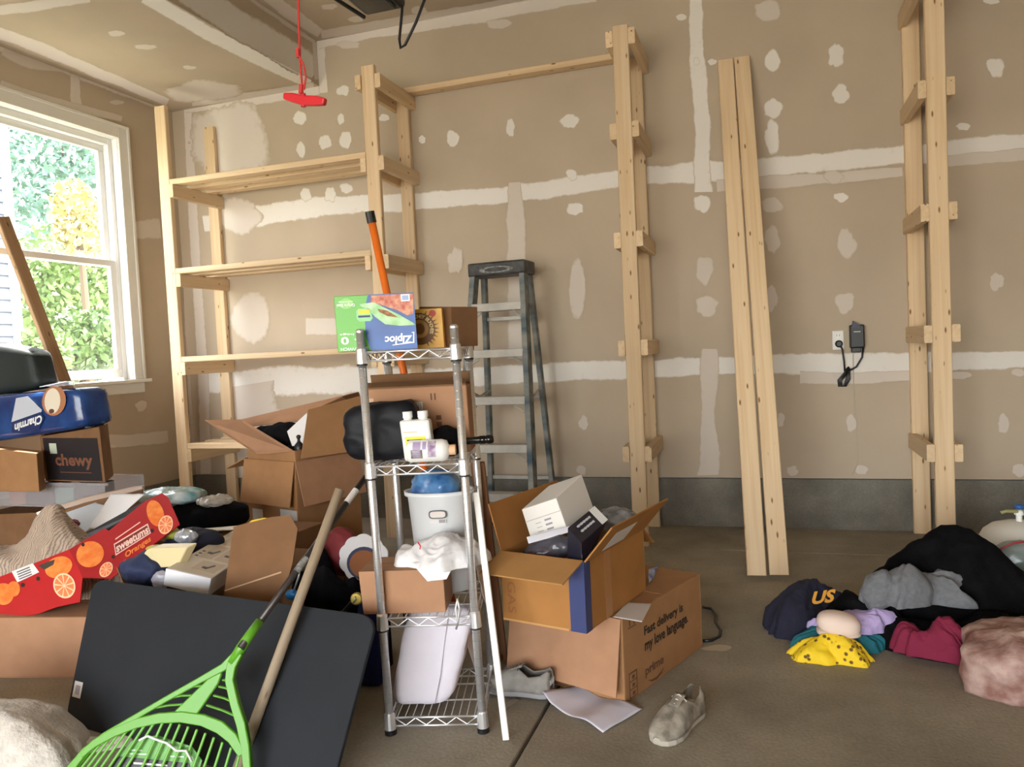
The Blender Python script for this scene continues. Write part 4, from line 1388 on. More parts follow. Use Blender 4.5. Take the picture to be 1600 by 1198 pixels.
MB().lathe(lb0, ax, [(0.028, 0), (0.034, 0.006), (0.034, ln * 0.72), (0.03, ln * 0.82), (0.016, ln * 0.86), (0.014, ln * 0.88)], 24).build('bottle_body', M_VINYL, lying, smooth=True)
MB().lathe(lb0 + ax * ln * 0.87, ax, [(0.016, 0), (0.016, ln * 0.13)], 18).build('bottle_cap', mat('beige_cap', (222, 178, 140), 0.5), lying)


def curved_label(name, O, axis, r, h0, h1, t0, t1, m, parent, ref):
    a = (V(ref) - axis * V(ref).dot(axis)).normalized()
    c_ = axis.cross(a)
    mb = MB()
    n = 10
    for i in range(n + 1):
        t = t0 + (t1 - t0) * i / n
        e = a * math.cos(t) + c_ * math.sin(t)
        mb.v += [O + axis * h0 + e * r, O + axis * h1 + e * r]
    for i in range(n):
        mb.f.append((2 * i, 2 * i + 1, 2 * i + 3, 2 * i + 2))
    return mb.build(name, m, parent, smooth=True)


toward = V((0.25, -1, 0.35))
for h0, h1, t0, t1, m_ in ((0.14, 0.3, -0.7, 0.8, mat('lilac', (176, 158, 196), 0.5)), (0.34, 0.42, -0.7, 0.1, mat('lilac', (176, 158, 196))), (0.45, 0.62, -0.8, 0.8, mat('purple_print', (140, 110, 150), 0.5, rgb2=(216, 206, 216), vscale=70)),
                           (0.1, 0.34, 0.1, 0.9, mat('grey_print', (150, 146, 140), 0.5, rgb2=(80, 80, 76), vscale=60))):
    curved_label('printed_label', lb0, ax, 0.0346 + 0.0002 * rnd.random(), ln * h0, ln * h1, t0, t1, m_, lying, toward)
hd = thing('tool_handle', 'black tool handle poking out past the right rack post', 'tool', rk(RW_, 0.14, z2))
MB().lathe(rk(RW_ - 0.06, 0.12, z2 + 0.045), (RU + RW * 0.03).normalized(), [(0.012, 0), (0.012, 0.1), (0.0135, 0.104), (0.0135, 0.118), (0.012, 0.122), (0.0145, 0.126), (0.0145, 0.14), (0.009, 0.146)], 14).build('grip', mat('glossy_black', (18, 14, 16), 0.12), hd, smooth=True)
tag(blob('dark_cloth_bundle', rk(0.22, 0.13, z2 + 0.045), 0.05, 0.05, 0.045, 8.1, M_BLKC, amp=0.01, freq=14, flat=rk(0, 0, z2).z + 0.001), 'dark crumpled bundle behind the lying white bottle', 'bundle')

# -------- third tier
z3 = 0.369
bx = rack_box(u_at(571, 942, 0.02), u_at(700, 941, 0.02), 0.02, 0.185, z3, 0.135, 0.0)
bx[4] = bx[4] - RU * 0.006
cb3, _ = solid('low_carton', 'shallow closed cardboard carton under a white plastic bag on the rack', 'box', bx, M_CARDP, 0.0015)
f = nface(bx, 'top')
f.rect('top_seam', 0.0, 0.49, 1.0, 0.505, M_CARDD, cb3)
f.rect('flap_edge', 0.0, 0.0, 1.0, 0.02, M_CARDD, cb3)
M_BAGW = mat('white_film', (226, 224, 226), 0.35, var=0.04, vscale=14, bump=0.25, bscale=40)
zc = rk(0, 0, z3 + 0.137).z
c = rk(0.215, 0.10, z3)
c.z = zc
pb = thing('plastic_bag', 'crumpled white plastic bag draped over the shallow carton', 'bag', c)
mound('bag_film', c - RU * 0.03, 0.15, 0.10, R(12), 0.085, 4.4, M_BAGW, wr=0.022, freq=16, pw=2.6, ragged=0.25, parent=pb, lean=(0.0, 0.02))
q = [rk(0.285, 0.02, z3 + 0.15), rk(0.285, 0.15, z3 + 0.16), rk(0.315, 0.13, z3 - 0.005), rk(0.31, 0.06, z3 - 0.02)]
sheet('hanging_fold', q, M_BAGW, 3, 0.012, 16, parent=pb)
q = [rk(0.10, 0.035, z3 + 0.15), rk(0.25, 0.045, z3 + 0.17), rk(0.21, 0.004, z3 + 0.105), rk(0.15, 0.006, z3 + 0.1)]
sheet('front_fold', q, M_BAGW, 6, 0.01, 16, parent=pb)
MB().tube([PY(653, 847, 2.1), PY(657, 853, 2.1), PY(656, 858, 2.1)], 0.002, 5).build('red_print', M_RED, pb)

bc = rk(0.165, 0.262, z3)
M_BIN = mat('white_bin', (222, 224, 226), 0.35)
wb = thing('plastic_bin', 'white oval plastic bin holding a blue bag at the back of the rack', 'bin', bc)
mb = MB()
prof = [(0.066, 0.0), (0.07, 0.004), (0.084, 0.32), (0.092, 0.325), (0.093, 0.34), (0.084, 0.336), (0.08, 0.32), (0.068, 0.02)]
n = 32
for r_, h in prof:
    for j in range(n):
        t = 2 * math.pi * j / n
        mb.v.append(bc + RU * (1.3 * r_ * math.cos(t)) + RV * (0.86 * r_ * math.sin(t)) + RW * h)
for i in range(len(prof) - 1):
    for j in range(n):
        j2 = (j + 1) % n
        mb.f.append((i * n + j, i * n + j2, (i + 1) * n + j2, (i + 1) * n + j))
mb.f.append(tuple(reversed(range(n))))
mb.f.append(tuple((len(prof) - 1) * n + j for j in range(n)))
mb.build('bin_shell', M_BIN, wb, smooth=True)
fb = Face(bc - RV * 0.0725 + RU * -0.03 + RW * 0.255, RU * 0.06, RW * 0.028, -RV)
st = [(0.5 + 0.5 * math.copysign(abs(math.cos(t)) ** 0.5, math.cos(t)), 0.5 + 0.5 * math.copysign(abs(math.sin(t)) ** 0.6, math.sin(t))) for t in [2 * math.pi * k / 24 for k in range(24)]]
fb.poly('hand_hole_rim', st, mat('grey_rim', (70, 70, 74), 0.5), wb, 0.0, 0.002)
fb.poly('hand_hole', [(0.5 + (a - 0.5) * 0.86, 0.5 + (b - 0.5) * 0.74) for a, b in st], mat('hole_light', (206, 196, 190), 0.5), wb, 0.001, 0.002)
fb.rect('small_sticker', 0.05, -0.55, 0.95, -0.12, M_LABEL, wb, 0.0006)
fb.rect('sticker_code', 0.55, -0.5, 0.9, -0.15, mat('label_grey', (150, 144, 150)), wb, 0.0014)
tag(blob('blue_bag', bc + RW * 0.335 + RU * -0.015, 0.075, 0.052, 0.062, 6.2, mat('blue_film', (40, 84, 140), 0.25, rgb2=(90, 140, 190), vscale=18), amp=0.016, freq=15, sq=2.6), 'crumpled blue plastic bag stuffed in the white bin', 'bag')
ck = thing('carabiner', 'small metal clip hanging from the third rack tier', 'clip', rk(0.235, -0.008, z3))
MB().tube([rk(0.238, -0.006, z3 + 0.05), rk(0.243, -0.006, z3 + 0.02), rk(0.236, -0.006, z3 - 0.02), rk(0.228, -0.006, z3 - 0.045)], 0.0035, 6).build('clip_hook', M_CHROME, ck, smooth=True)
MB().tube([rk(0.238, -0.007, z3 + 0.045), rk(0.231, -0.007, z3 + 0.02), rk(0.233, -0.007, z3 - 0.01)], 0.0025, 6).build('clip_gate', M_VINYL, ck, smooth=True)

# -------- bottom tier
z4 = 0.057
q = [PP(607, 1092, rk(0, 0.06, 0), RV), PP(704, 1096, rk(0, 0.06, 0), RV), PP(740, 955, rk(0, 0.1, 0), RV), PP(640, 948, rk(0, 0.1, 0), RV)]
zz = rk(0, 0, z4).z
q[0].z = q[1].z = zz
dv = RV * 0.12
M_TOTE = mat('white_canvas', (222, 216, 226), 0.75, var=0.03, vscale=10, bump=0.12, bscale=300)
tt = thing('tote_bag', 'white canvas tote bag slumped on the bottom rack tier', 'bag', (q[0] + q[1]) / 2)
bq = [q[0], q[1], q[1] + dv, q[0] + dv, q[3], q[2], q[2] + dv * 0.7, q[3] + dv * 0.7]
blobhex('bag_body', bq, 2.2, M_TOTE, amp=0.008, freq=12, sq=6, parent=tt)
f = nface(bq)
MB().tube([f.pt(0.74, 0.02, 0.006), f.pt(0.74, 0.3, 0.006), f.pt(0.7, 0.6, 0.004), f.pt(0.66, 0.96, 0.003)], 0.0012, 5).build('seam', mat('seam_grey', (170, 160, 170), 0.8), tt)
f2 = nface(bq, 'right')
f2.rect('pink_lettering', 0.2, 0.42, 0.5, 0.82, mat('pink_print', (206, 140, 160), 0.7, rgb2=(222, 216, 226), vscale=60), tt, 0.004)
q2 = [rk(0.03, 0.235, z4), rk(0.14, 0.235, z4), rk(0.14, 0.32, z4), rk(0.03, 0.32, z4)]
tag(blobhex('snack_bag', q2 + [p + RW * 0.24 for p in q2], 5.5, mat('maroon_bag', (120, 52, 62), 0.4, rgb2=(206, 190, 192), vscale=16), amp=0.012, freq=12), 'maroon and white bag behind the white tote on the bottom tier', 'bag')
q = [rk(0.25, 0.25, z4), rk(0.265, 0.3, z4), rk(0.215, 0.3, z4 + 0.2), rk(0.2, 0.24, z4 + 0.2)]
tag(sheet('white_card', q, M_PAPERW, 4, 0.002, 5), 'white card leaning at the back right of the bottom tier', 'card')

# -------- sticks leaning beside the rack
a, b = PZ(791, 1155, 0.004), PY(744, 769, 2.2)
ws = thing('white_stick', 'thin white strip leaning against the right side of the chrome rack', 'stick', a)
board('strip', a, b, V((1, 0.2, 0)), 0.02, 0.012, M_WHITE, ws, 0.002)
a, b = PZ(783, 1030, 0.004), PY(746, 722, 2.52)
bs = thing('brown_board', 'narrow brown board standing behind the thin white strip', 'board', a)
board('plank', a, b, V((1, 0.1, 0)), 0.05, 0.018, wood_mat('brown_wood', (128, 88, 62), (150, 108, 80), (90, 60, 40)), bs, 0.002)

# ================================================================== BOXES RIGHT OF THE RACK
vd = V((0.357, 0.934, 0)).normalized()
ud = V((-vd.y, vd.x, 0))
lowc = Carton('delivery_box', 'large printed delivery carton on the floor beneath the open box', V((-0.458, 2.413, 0.0)), ud, vd, 0.46, 0.577, 0.283, M_CARD, top=True)
fl_ = lowc.flap('near', 260, 0.245, M_CARDP)
f = lowc.face('u0')
# text runs from the near corner to the back
f = Face(lowc.O, vd * lowc.d, V((0, 0, lowc.h)), -ud)
f.text('slogan', 'Fast delivery is', 0.24, 0.62, 0.735, 0.765, M_INK, lowc.root, bold=0.028)
f.text('slogan', 'my love language.', 0.24, 0.425, 0.80, 0.60, M_INK, lowc.root, bold=0.028)
f.text('logo_lettering', 'prime', 0.235, 0.135, 0.46, 0.275, M_INKB, lowc.root, bold=0.025)
f.poly('logo_smile', [(0.26, 0.10), (0.31, 0.045), (0.37, 0.03), (0.43, 0.06), (0.46, 0.115), (0.425, 0.085), (0.37, 0.06), (0.31, 0.07)], M_INKB, lowc.root)
f.text('this_way_up', '11', 0.075, 0.87, 0.135, 0.98, M_INKB, lowc.root, bold=0.02)
f.rect('this_way_up_bar', 0.06, 0.845, 0.15, 0.858, M_INKB, lowc.root)
f.poly('handling_icons', [(0.05, 0.03), (0.14, 0.03), (0.14, 0.33), (0.05, 0.33)], M_INKB, lowc.root)
for k in range(3):
    f.rect('icon_pane', 0.06, 0.045 + k * 0.095, 0.13, 0.125 + k * 0.095, M_CARD, lowc.root, 0.0013)
    f.rect('icon_mark', 0.08, 0.06 + k * 0.095, 0.11, 0.1 + k * 0.095, M_INKB, lowc.root, 0.002)
ft = lowc.face('top')
p = [PZ(*q, lowc.h + 0.001) for q in ((958, 964), (1003, 972), (1018, 943), (980, 941))]
sheet('address_label', p, M_LABEL, 2, 0.0004, 5, parent=lowc.root)
fn = Face(lowc.O, ud * lowc.w, V((0, 0, lowc.h)), -vd)
fn.rect('blue_tape_patch', 0.62, 0.0, 0.74, 0.32, mat('painter_tape', (36, 92, 190), 0.6), lowc.root)

zt = lowc.h + 0.002
vd2 = V((0.119, 0.465, 0)).normalized()
ud2 = V((-vd2.y, vd2.x, 0))
upc = Carton('open_box', 'open cardboard box with blue taped corner heaped with packets', V((-0.54, 2.265, zt)), ud2, vd2, 0.305, 0.47, 0.225, M_CARDO)
upc.flap('near', 196, 0.135, mat('cardboard_golden', (172, 126, 72), 0.7, var=0.05, vscale=12))
upc.flap('u0', 130, 0.15, M_CARDO)
upc.flap('u1', 106, 0.16, M_CARDO)
upc.flap('far', 215, 0.13, M_CARDO)
tp = MB()
tp.box(upc.O - vd2 * 0.0012 + ud2 * -0.001 + V((0, 0, 0.001)), ud2 * 0.055, vd2 * 0.001, V((0, 0, upc.h)))
tp.box(upc.O - ud2 * 0.0012 - vd2 * 0.0012 + V((0, 0, 0.001)), vd2 * 0.04, ud2 * 0.001, V((0, 0, upc.h)))
tp.build('blue_corner_tape', M_BLUET, upc.root)
fu = Face(upc.O + ud2 * upc.w, -ud2 * upc.w, V((0, 0, upc.h)), -vd2)
fu.text('pen_lettering', 'GAS', 0.07, 0.12, 0.17, 0.58, mat('pen_brown', (150, 92, 50), 0.7), upc.root, rot=3)
fu.rect('bottom_tape', 0.0, 0.0, 0.8, 0.03, mat('clear_tape', (200, 152, 96), 0.3), upc.root)
fs_ = Face(upc.O, vd2 * upc.d, V((0, 0, upc.h)), -ud2)
fs_.rect('clear_tape', 0.3, 0.0, 0.4, 1.0, mat('side_tape', (176, 126, 80), 0.3), upc.root)
# label on the standing right flap
A, B = upc.corner(0, 0), upc.corner(0, 1)
fdir = ud2 * math.cos(R(130)) + V((0, 0, 1)) * math.sin(R(130))
ff = Face(A, B - A, fdir * 0.135, None)
if ff.n.dot(-ud2) < 0:
    ff.n = -ff.n
ff.rect('packing_label', 0.2, 0.15, 0.55, 0.75, M_LABEL, upc.root, 0.006)

M_WBOX = mat('white_card_box', (226, 222, 216), 0.6)
p = [PY(832, 850, 2.44), PY(888, 832, 2.44), PY(869, 778, 2.43), PY(815, 796, 2.43)]
dv = PY(909, 741, 2.62) - p[2]
bx = [p[0], p[1], p[1] + dv, p[0] + dv, p[3], p[2], p[2] + dv, p[3] + dv]
w1, _ = solid('white_carton', 'long white carton with small print sticking up from the open box', 'box', bx, M_WBOX, 0.0015)
f = nface(bx)
for k in range(3):
    f.rect('print_block', 0.5, 0.24 + k * 0.13, 0.68, 0.29 + k * 0.13, mat('label_grey', (150, 144, 150)), w1)
    f.rect('print_block', 0.25, 0.26 + k * 0.12, 0.4, 0.275 + k * 0.12, mat('label_grey', (150, 144, 150)), w1)
f.rect('lid_edge', 0, 0.63, 1, 0.65, mat('fold_grey', (180, 176, 170), 0.7), w1)
nA, nD, nC = PY(887, 824, 2.36), PY(908, 848, 2.29), PY(950, 812, 2.46)
nE, nF = PY(886, 876, 2.33), PY(909, 886, 2.29)
nv_ = (nC - nD) * 0.7
nv_.z = 0
nv_.x -= 0.035
bx = [nE, nF, nF + nv_, nE + nv_, nA, nD, nC, nA + nC - nD]
M_NAVYB = mat('navy_card', (26, 27, 44), 0.45)
nb_, _ = solid('navy_carton', 'black and navy product carton with white lettering in the open box', 'box', bx, M_NAVYB, 0.0015)
f = nface(bx, 'top')
M_PALE = mat('pale_print', (206, 206, 214), 0.5)
f.rect('white_lid_band', 0.0, 0.78, 1.0, 1.0, WHITEP, nb_)
for k in range(2):
    f.rect('title_line', 0.25 + k * 0.3, 0.2, 0.33 + k * 0.3, 0.68, M_PALE, nb_)
    for j in range(5):
        f.rect('title_letter', 0.24 + k * 0.3, 0.22 + j * 0.1, 0.36 + k * 0.3, 0.28 + j * 0.1, M_PALE, nb_, 0.0012)
f = nface(bx, 'right')
f.poly('grey_wedge', [(0.02, 0.5), (0.6, 0.95), (0.9, 0.98), (0.4, 0.5), (0.05, 0.2)], M_PALE, nb_)
M_CLEAR = mat('clear_film', (205, 208, 214), 0.15, alpha=0.38, bump=0.2, bscale=30)
tag(blob('zip_bag', PY(858, 858, 2.42), 0.085, 0.05, 0.035, 5.7, mat('dark_zip_film', (86, 84, 92), 0.18, alpha=0.75), amp=0.012, freq=16, rot=Matrix.Rotation(R(-15), 3, 'Y')), 'clear zip bag with dark contents under the white carton', 'bag')
q = [PY(823, 840, 2.37), PY(893, 822, 2.42), PY(896, 830, 2.4), PY(826, 850, 2.35)]
tag(sheet('zip_strip', q, mat('zip_white', (222, 222, 232), 0.3), 3, 0.003, 20), 'white zip edge of the clear bag in the open box', 'bag seal')
tag(blob('bubble_packet', PY(962, 812, 2.66), 0.075, 0.05, 0.04, 9.1, mat('clear_packet', (190, 192, 190), 0.1, alpha=0.6, rgb2=(70, 70, 72), vscale=14), amp=0.01, freq=18), 'clear plastic packet behind the navy carton', 'packet')
tag(blob('red_packet', PY(845, 872, 2.40), 0.05, 0.04, 0.03, 2.1, mat('red_film', (150, 34, 40), 0.3), amp=0.008, freq=18), 'small red packet low in the open box behind the front flap', 'packet')
tag(MB().lathe(PY(909, 872, 2.33), V((0, 0.1, 1)), [(0.014, 0), (0.009, 0.012), (0.008, 0.032), (0.006, 0.045)], 12).build('white_nozzle', M_VINYL, smooth=True), 'small white nozzle at the front corner of the open box', 'nozzle')
# filling so that the packets rest on something
tag(MB().box(upc.O + ud2 * 0.02 + vd2 * 0.04 + V((0, 0, 0.006)), ud2 * 0.26, vd2 * 0.40, V((0, 0, 0.125))).build('inner_carton', M_CARDD, bevel=0.002), 'brown inner carton under the packets in the open box', 'box')
q = [PZ(1012, 912, lowc.h + 0.002), PZ(1020, 903, lowc.h + 0.002), PZ(1026, 886, lowc.h + 0.03), PZ(1012, 890, lowc.h + 0.03)]
tag(sheet('blue_wrapper', q, mat('blue_wrapper', (70, 92, 150), 0.3, rgb2=(200, 206, 214), vscale=30), 3, 0.006, 22), 'crumpled blue wrapper on the delivery carton behind the open box', 'wrapper')

# ================================================================== FLOOR BITS
q = [PZ(848, 1100, 0.001), PZ(942, 1146, 0.001), PZ(1004, 1110, 0.001), PZ(898, 1077, 0.001)]
tag(sheet('paper_sheet', q, mat('lilac_white_paper', (214, 212, 226), 0.7), 4, 0.004, 7, curl=lambda a, b: 0.03 * max(0, 0.14 - a) / 0.14 * (1 - b) + 0.012 * math.sin(a * 5 + 1) ** 2),
    'large creased white paper lying on the concrete in front of the delivery carton', 'paper')
q = [PZ(766, 1072, 0.001), PZ(842, 1086, 0.001), PZ(870, 1058, 0.001), PZ(800, 1030, 0.001)]
tag(sheet('cardboard_sheet', q, mat('grey_card', (182, 172, 164), 0.8), 5, 0.002, 6), 'flat grey card under the grey sneaker by the rack', 'card')
q = [PZ(771, 1109, 0.001), PZ(778, 1116, 0.001), PZ(813, 1094, 0.001), PZ(805, 1091, 0.001)]
tag(sheet('tape_strip', q, mat('dull_tape', (142, 132, 120), 0.4), 5, 0.001, 6), 'dull strip of tape stuck to the floor by the white strip', 'tape')


def shoe(name, label, heel, ang, L, m_up, m_sole, m_in, accent=None):
    """sneaker: sole, lofted upper open at the ankle, tongue, laces, heel tab"""
    root = thing(name, label, 'shoe', heel)
    fx, fy = V((math.cos(ang), math.sin(ang), 0)), V((-math.sin(ang), math.cos(ang), 0))
    H = V(heel)

    def P(s, y, z):
        return H + fx * (s * L) + fy * y + V((0, 0, z))
    hw = [(0.0, 0.018), (0.04, 0.03), (0.12, 0.036), (0.3, 0.035), (0.45, 0.037), (0.62, 0.046), (0.76, 0.048), (0.88, 0.042), (0.96, 0.028), (1.0, 0.01)]
    b = MB()
    b.prism([P(s, -w - 0.003, 0.001) for s, w in hw] + [P(s, w + 0.003, 0.001) for s, w in reversed(hw)], (0, 0, 0.024))
    b.build('sole', m_sole, root, bevel=0.006, segs=2)
    top = [(0.0, 0.085), (0.04, 0.092), (0.12, 0.082), (0.3, 0.07), (0.45, 0.09), (0.62, 0.075), (0.76, 0.058), (0.88, 0.045), (0.96, 0.034), (1.0, 0.026)]
    opening = [(0.0, 0.0), (0.04, 0.3), (0.12, 0.62), (0.3, 0.62), (0.45, 0.35), (0.62, 0.0)]
    n = 18
    mb = MB()
    rows = 0
    for (s, w), (_, h) in zip(hw, top):
        gap = 0.0
        for (s0, g0), (s1, g1) in zip(opening, opening[1:]):
            if s0 <= s <= s1:
                gap = g0 + (g1 - g0) * (s - s0) / (s1 - s0)
        for k in range(n + 1):
            c = -1 + 2 * k / n                                     # around the foot from one welt over the top to the other
            side = math.copysign(1, c)
            t = gap * 0.5 * math.pi / 2 * 0.9 + (1 - abs(c)) * 0   # keep a gap at the top where the ankle opens
            th = (math.pi / 2) * abs(c) + (1 - abs(c)) * t
            mb.v.append(P(s, side * w * math.sin(th) ** 0.7, 0.02 + (h - 0.02) * math.cos(th) ** 0.75))
        rows += 1
    for i in range(rows - 1):
        for k in range(n):
            a, q_ = i * (n + 1) + k, (i + 1) * (n + 1) + k
            if k in (n // 2 - 1, n // 2) and i < 4:
                continue
            mb.f.append((a, a + 1, q_ + 1, q_))
    up = mb.build('upper', m_up, root, smooth=True)
    sd = up.modifiers.new('thick', 'SOLIDIFY')
    sd.thickness, sd.offset = 0.005, -1
    MB().prism([P(s, -w * 0.8, 0.03) for s, w in hw[1:6]] + [P(s, w * 0.8, 0.03) for s, w in reversed(hw[1:6])], (0, 0, 0.012)).build('insole', m_in, root)
    q_ = [P(0.40, -0.017, 0.094), P(0.40, 0.017, 0.094), P(0.60, 0.016, 0.074), P(0.60, -0.016, 0.074)]
    sheet('tongue', q_, m_up, 3, 0.002, 20, th=0.006, nu=6, nv=6, parent=root)
    for k in range(4):
        s = 0.44 + 0.06 * k
        z = 0.098 - 0.008 * k
        MB().tube([P(s, -0.026, z - 0.012), P(s + 0.01, 0, z + 0.002), P(s + 0.02, 0.026, z - 0.012)], 0.0025, 5).build('lace', m_in, root)
    if accent:
        MB().prism([P(-0.02, -0.02, 0.045), P(-0.02, 0.02, 0.045), P(-0.02, 0.02, 0.062), P(-0.02, -0.02, 0.062)], fx * 0.008).build('heel_stripe', accent, root)
    return root


M_SHOEG = mat('grey_mesh', (142, 138, 132), 0.85, var=0.15, vscale=30, bump=0.2, bscale=250)
M_SHOED = mat('dirty_mesh', (168, 160, 146), 0.9, rgb2=(112, 104, 92), vscale=22, bump=0.25, bscale=260)
a = PZ(862, 1088, 0.006)
shoe('sneaker', 'grey sneaker with pale heel stripe sitting on the flat card', a, R(176), 0.235, M_SHOEG, mat('grey_sole', (150, 148, 152), 0.6), mat('shoe_inside', (70, 66, 64), 0.9), mat('ice_blue', (200, 218, 226), 0.5))
a = PZ(1090, 1112, 0.0)
shoe('sneaker', 'worn dusty off-white sneaker alone on the open concrete', a, R(-112), 0.255, M_SHOED, mat('dirty_sole', (176, 168, 154), 0.7), mat('shoe_lining', (206, 200, 190), 0.8))


class PF:
    """flat face given by three pixels with distances; further pixels land on its plane"""

    def __init__(self, a, b, c):
        p = [PY(*q) for q in (a, b, c)]
        self.p0 = p[0]
        self.n = (p[1] - p[0]).cross(p[2] - p[0]).normalized()
        if self.n.dot(EYE - p[0]) < 0:
            self.n = -self.n

    def at(self, px, py, off=0.0):
        return PP(px, py, self.p0, self.n) + self.n * off

    def poly(self, name, pts, m, parent, off=0.001, th=0.0006, bevel=0.0):
        return MB().prism([self.at(*q) + self.n * off for q in pts], self.n * th).build(name, m, parent, bevel=bevel)

    def ellipse(self, name, cx, cy, rx, ry, m, parent, off=0.001, rot=0.0, n=24, a0=0.0, a1=6.2832):
        c, s = math.cos(rot), math.sin(rot)
        pts = []
        for i in range(n):
            t = a0 + (a1 - a0) * i / (n if a1 - a0 > 6.2 else n - 1)
            x, y = rx * math.cos(t), ry * math.sin(t)
            pts.append((cx + x * c - y * s, cy + x * s + y * c))
        return self.poly(name, pts, m, parent, off)

    def text(self, name, s, bl, br, tl, m, parent, rot=0, bold=0.02, off=0.002, shear=0.0):
        o = self.at(*bl)
        return Face(o, self.at(*br) - o, self.at(*tl) - o, self.n).text(name, s, 0, 0, 1, 1, m, parent, rot, bold, off, shear)


# ================================================================== LEFT HEAP, FROM THE WALL FORWARD
# two nested cartons by the first shelf bay
nt_ = PY(461, 722, 3.4)
u1v, v1v = V((-0.953, 0.302, 0)), V((0.302, 0.953, 0))
lc = Carton('tall_carton', 'tall cardboard carton with hanging flaps and white labels by the pine shelving', V((nt_.x, nt_.y, 0)), u1v, v1v, 0.43, 0.44, nt_.z, M_CARD)
lc.flap('near', 259, 0.235)
lc.flap('u0', 257, 0.235, M_CARDP)
lc.flap('u1', 200, 0.2)
lc.flap('far', 165, 0.2)
f = Face(lc.O + u1v * lc.w, -u1v * lc.w, V((0, 0, lc.h)), -v1v)
f.rect('shipping_label', 0.1, 0.42, 0.31, 0.575, M_LABEL, lc.root)
f.rect('label_print', 0.12, 0.435, 0.29, 0.48, mat('label_grey', (150, 144, 150)), lc.root, 0.0013)
f.rect('shipping_label', 0.66, 0.47, 0.98, 0.60, M_LABEL, lc.root)
f.rect('label_print', 0.68, 0.49, 0.8, 0.52, mat('label_grey', (150, 144, 150)), lc.root, 0.0013)
f.rect('clear_tape', 0.93, 0.1, 1.0, 1.0, mat('side_tape', (176, 126, 80)), lc.root, 0.0003)
ins = 0.012
uc = Carton('flapped_carton', 'cardboard carton with raised flaps nested in the tall carton', lc.O + (u1v + v1v) * ins + V((0, 0, 0.008)), u1v, v1v, lc.w - 2 * ins, lc.d - 2 * ins, lc.h + 0.05, M_CARD)
panel('flap', [(401, 710, 3.40), (461, 706, 3.43), (378, 656, 3.66), (320, 657, 3.56)], M_CARDP, uc.root)
panel('flap', [(470, 716, 3.43), (571, 702, 3.74), (582, 613, 3.78), (481, 640, 3.47)], M_CARD, uc.root)
panel('flap', [(378, 668, 3.80), (545, 650, 3.90), (552, 615, 4.0), (377, 656, 3.85)], M_CARDP, uc.root)
panel('flap', [(490, 640, 3.62), (574, 650, 3.88), (560, 612, 3.95), (535, 619, 3.7)], M_CARDD, uc.root)
cc_ = uc.O + u1v * 0.18 + v1v * 0.2
tag(blobhex('black_bag', [cc_ + u1v * a + v1v * b + V((0, 0, z)) for z, k in ((0.03, 1), (uc.h + 0.015, 0.95)) for a, b in ((-0.17 * k, -0.17 * k), (0.17 * k, -0.17 * k), (0.17 * k, 0.17 * k), (-0.17 * k, 0.17 * k))], 3.4, M_BLKC, amp=0.015, freq=10), 'black bag filling the carton with raised flaps', 'bag')
bk = PF((449, 674, 3.56), (480, 646, 3.6), (478, 705, 3.52))
wc = thing('white_folder', 'white folded card sticking up inside the flapped carton', 'card', bk.at(465, 690))
bk.poly('folder_sheet', [(449, 674), (480, 645), (478, 706), (458, 700)], M_PAPERW, wc, 0, 0.003)
tag(blob('black_sack', PY(440, 692, 3.66), 0.16, 0.09, 0.10, 4.2, M_BLKC, amp=0.02, freq=9, sq=3), 'black sack rising between the raised flaps of the nested carton', 'bag')
c = PY(468, 708, 3.47)
tag(MB().lathe(c, (0, 0, 1), [(0.022, 0), (0.026, 0.02), (0.024, 0.045), (0.009, 0.062), (0.007, 0.075), (0.012, 0.083), (0.012, 0.092), (0.006, 0.098)], 14).build('black_stopper', M_BLACK, smooth=True), 'small black knob-topped bottle in front of the white folded card', 'bottle')

# far-left stack under the window
def crate(name, label, near, y, dy, m, cat='box', shift=(0, 0), bevel=0.002, ground=False):
    c8 = hex_px(near, y, dy, shift)
    if ground:
        for i in range(4):
            c8[i] = V((c8[i + 4].x, c8[i + 4].y, 0.001))
    return solid(name, label, cat, c8, m, bevel) + (c8,)


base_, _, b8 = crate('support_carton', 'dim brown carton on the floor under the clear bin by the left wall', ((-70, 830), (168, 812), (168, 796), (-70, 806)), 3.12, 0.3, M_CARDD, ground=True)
zb_ = max(q.z for q in b8)
for i in range(4, 8):
    b8[i].z = zb_
bin8 = hex_px(((-70, 806), (166, 796), (168, 744), (-70, 752)), 3.13, 0.27)
for i in range(4):
    bin8[i].z = zb_ + 0.004
clear_bin = thing('clear_bin', 'clear plastic bin of mixed small things beneath the dark lettered box', 'bin', (bin8[0] + bin8[1]) / 2)
mb = MB()
M_CBIN = mat('clear_bin_plastic', (200, 196, 200), 0.2, alpha=0.3)
nn, ff_ = bin8[1] - bin8[0], bin8[3] - bin8[0]
hgt = V((0, 0, bin8[4].z - bin8[0].z))
mb.box(bin8[0], nn, V((0, 0.004, 0)), hgt)
mb.box(bin8[3] - V((0, 0.004, 0)), nn, V((0, 0.004, 0)), hgt)
mb.box(bin8[0] + V((0, 0.005, 0)), V((0.004, 0, 0)), ff_ - V((0, 0.01, 0)), hgt)
mb.box(bin8[1] + V((-0.004, 0.005, 0)), V((0.004, 0, 0)), ff_ - V((0, 0.01, 0)), hgt)
mb.box(bin8[0] + V((0.005, 0.005, 0)), nn - V((0.01, 0, 0)), ff_ - V((0, 0.01, 0)), V((0, 0, 0.004)))
mb.build('bin_shell', M_CBIN, clear_bin)
MB().box(bin8[4] - V((0.004, 0.008, 0.012)), nn + V((0.008, 0, 0)), V((0, 0.008, 0)), V((0, 0, 0.012))).build('rim', M_CBIN, clear_bin)
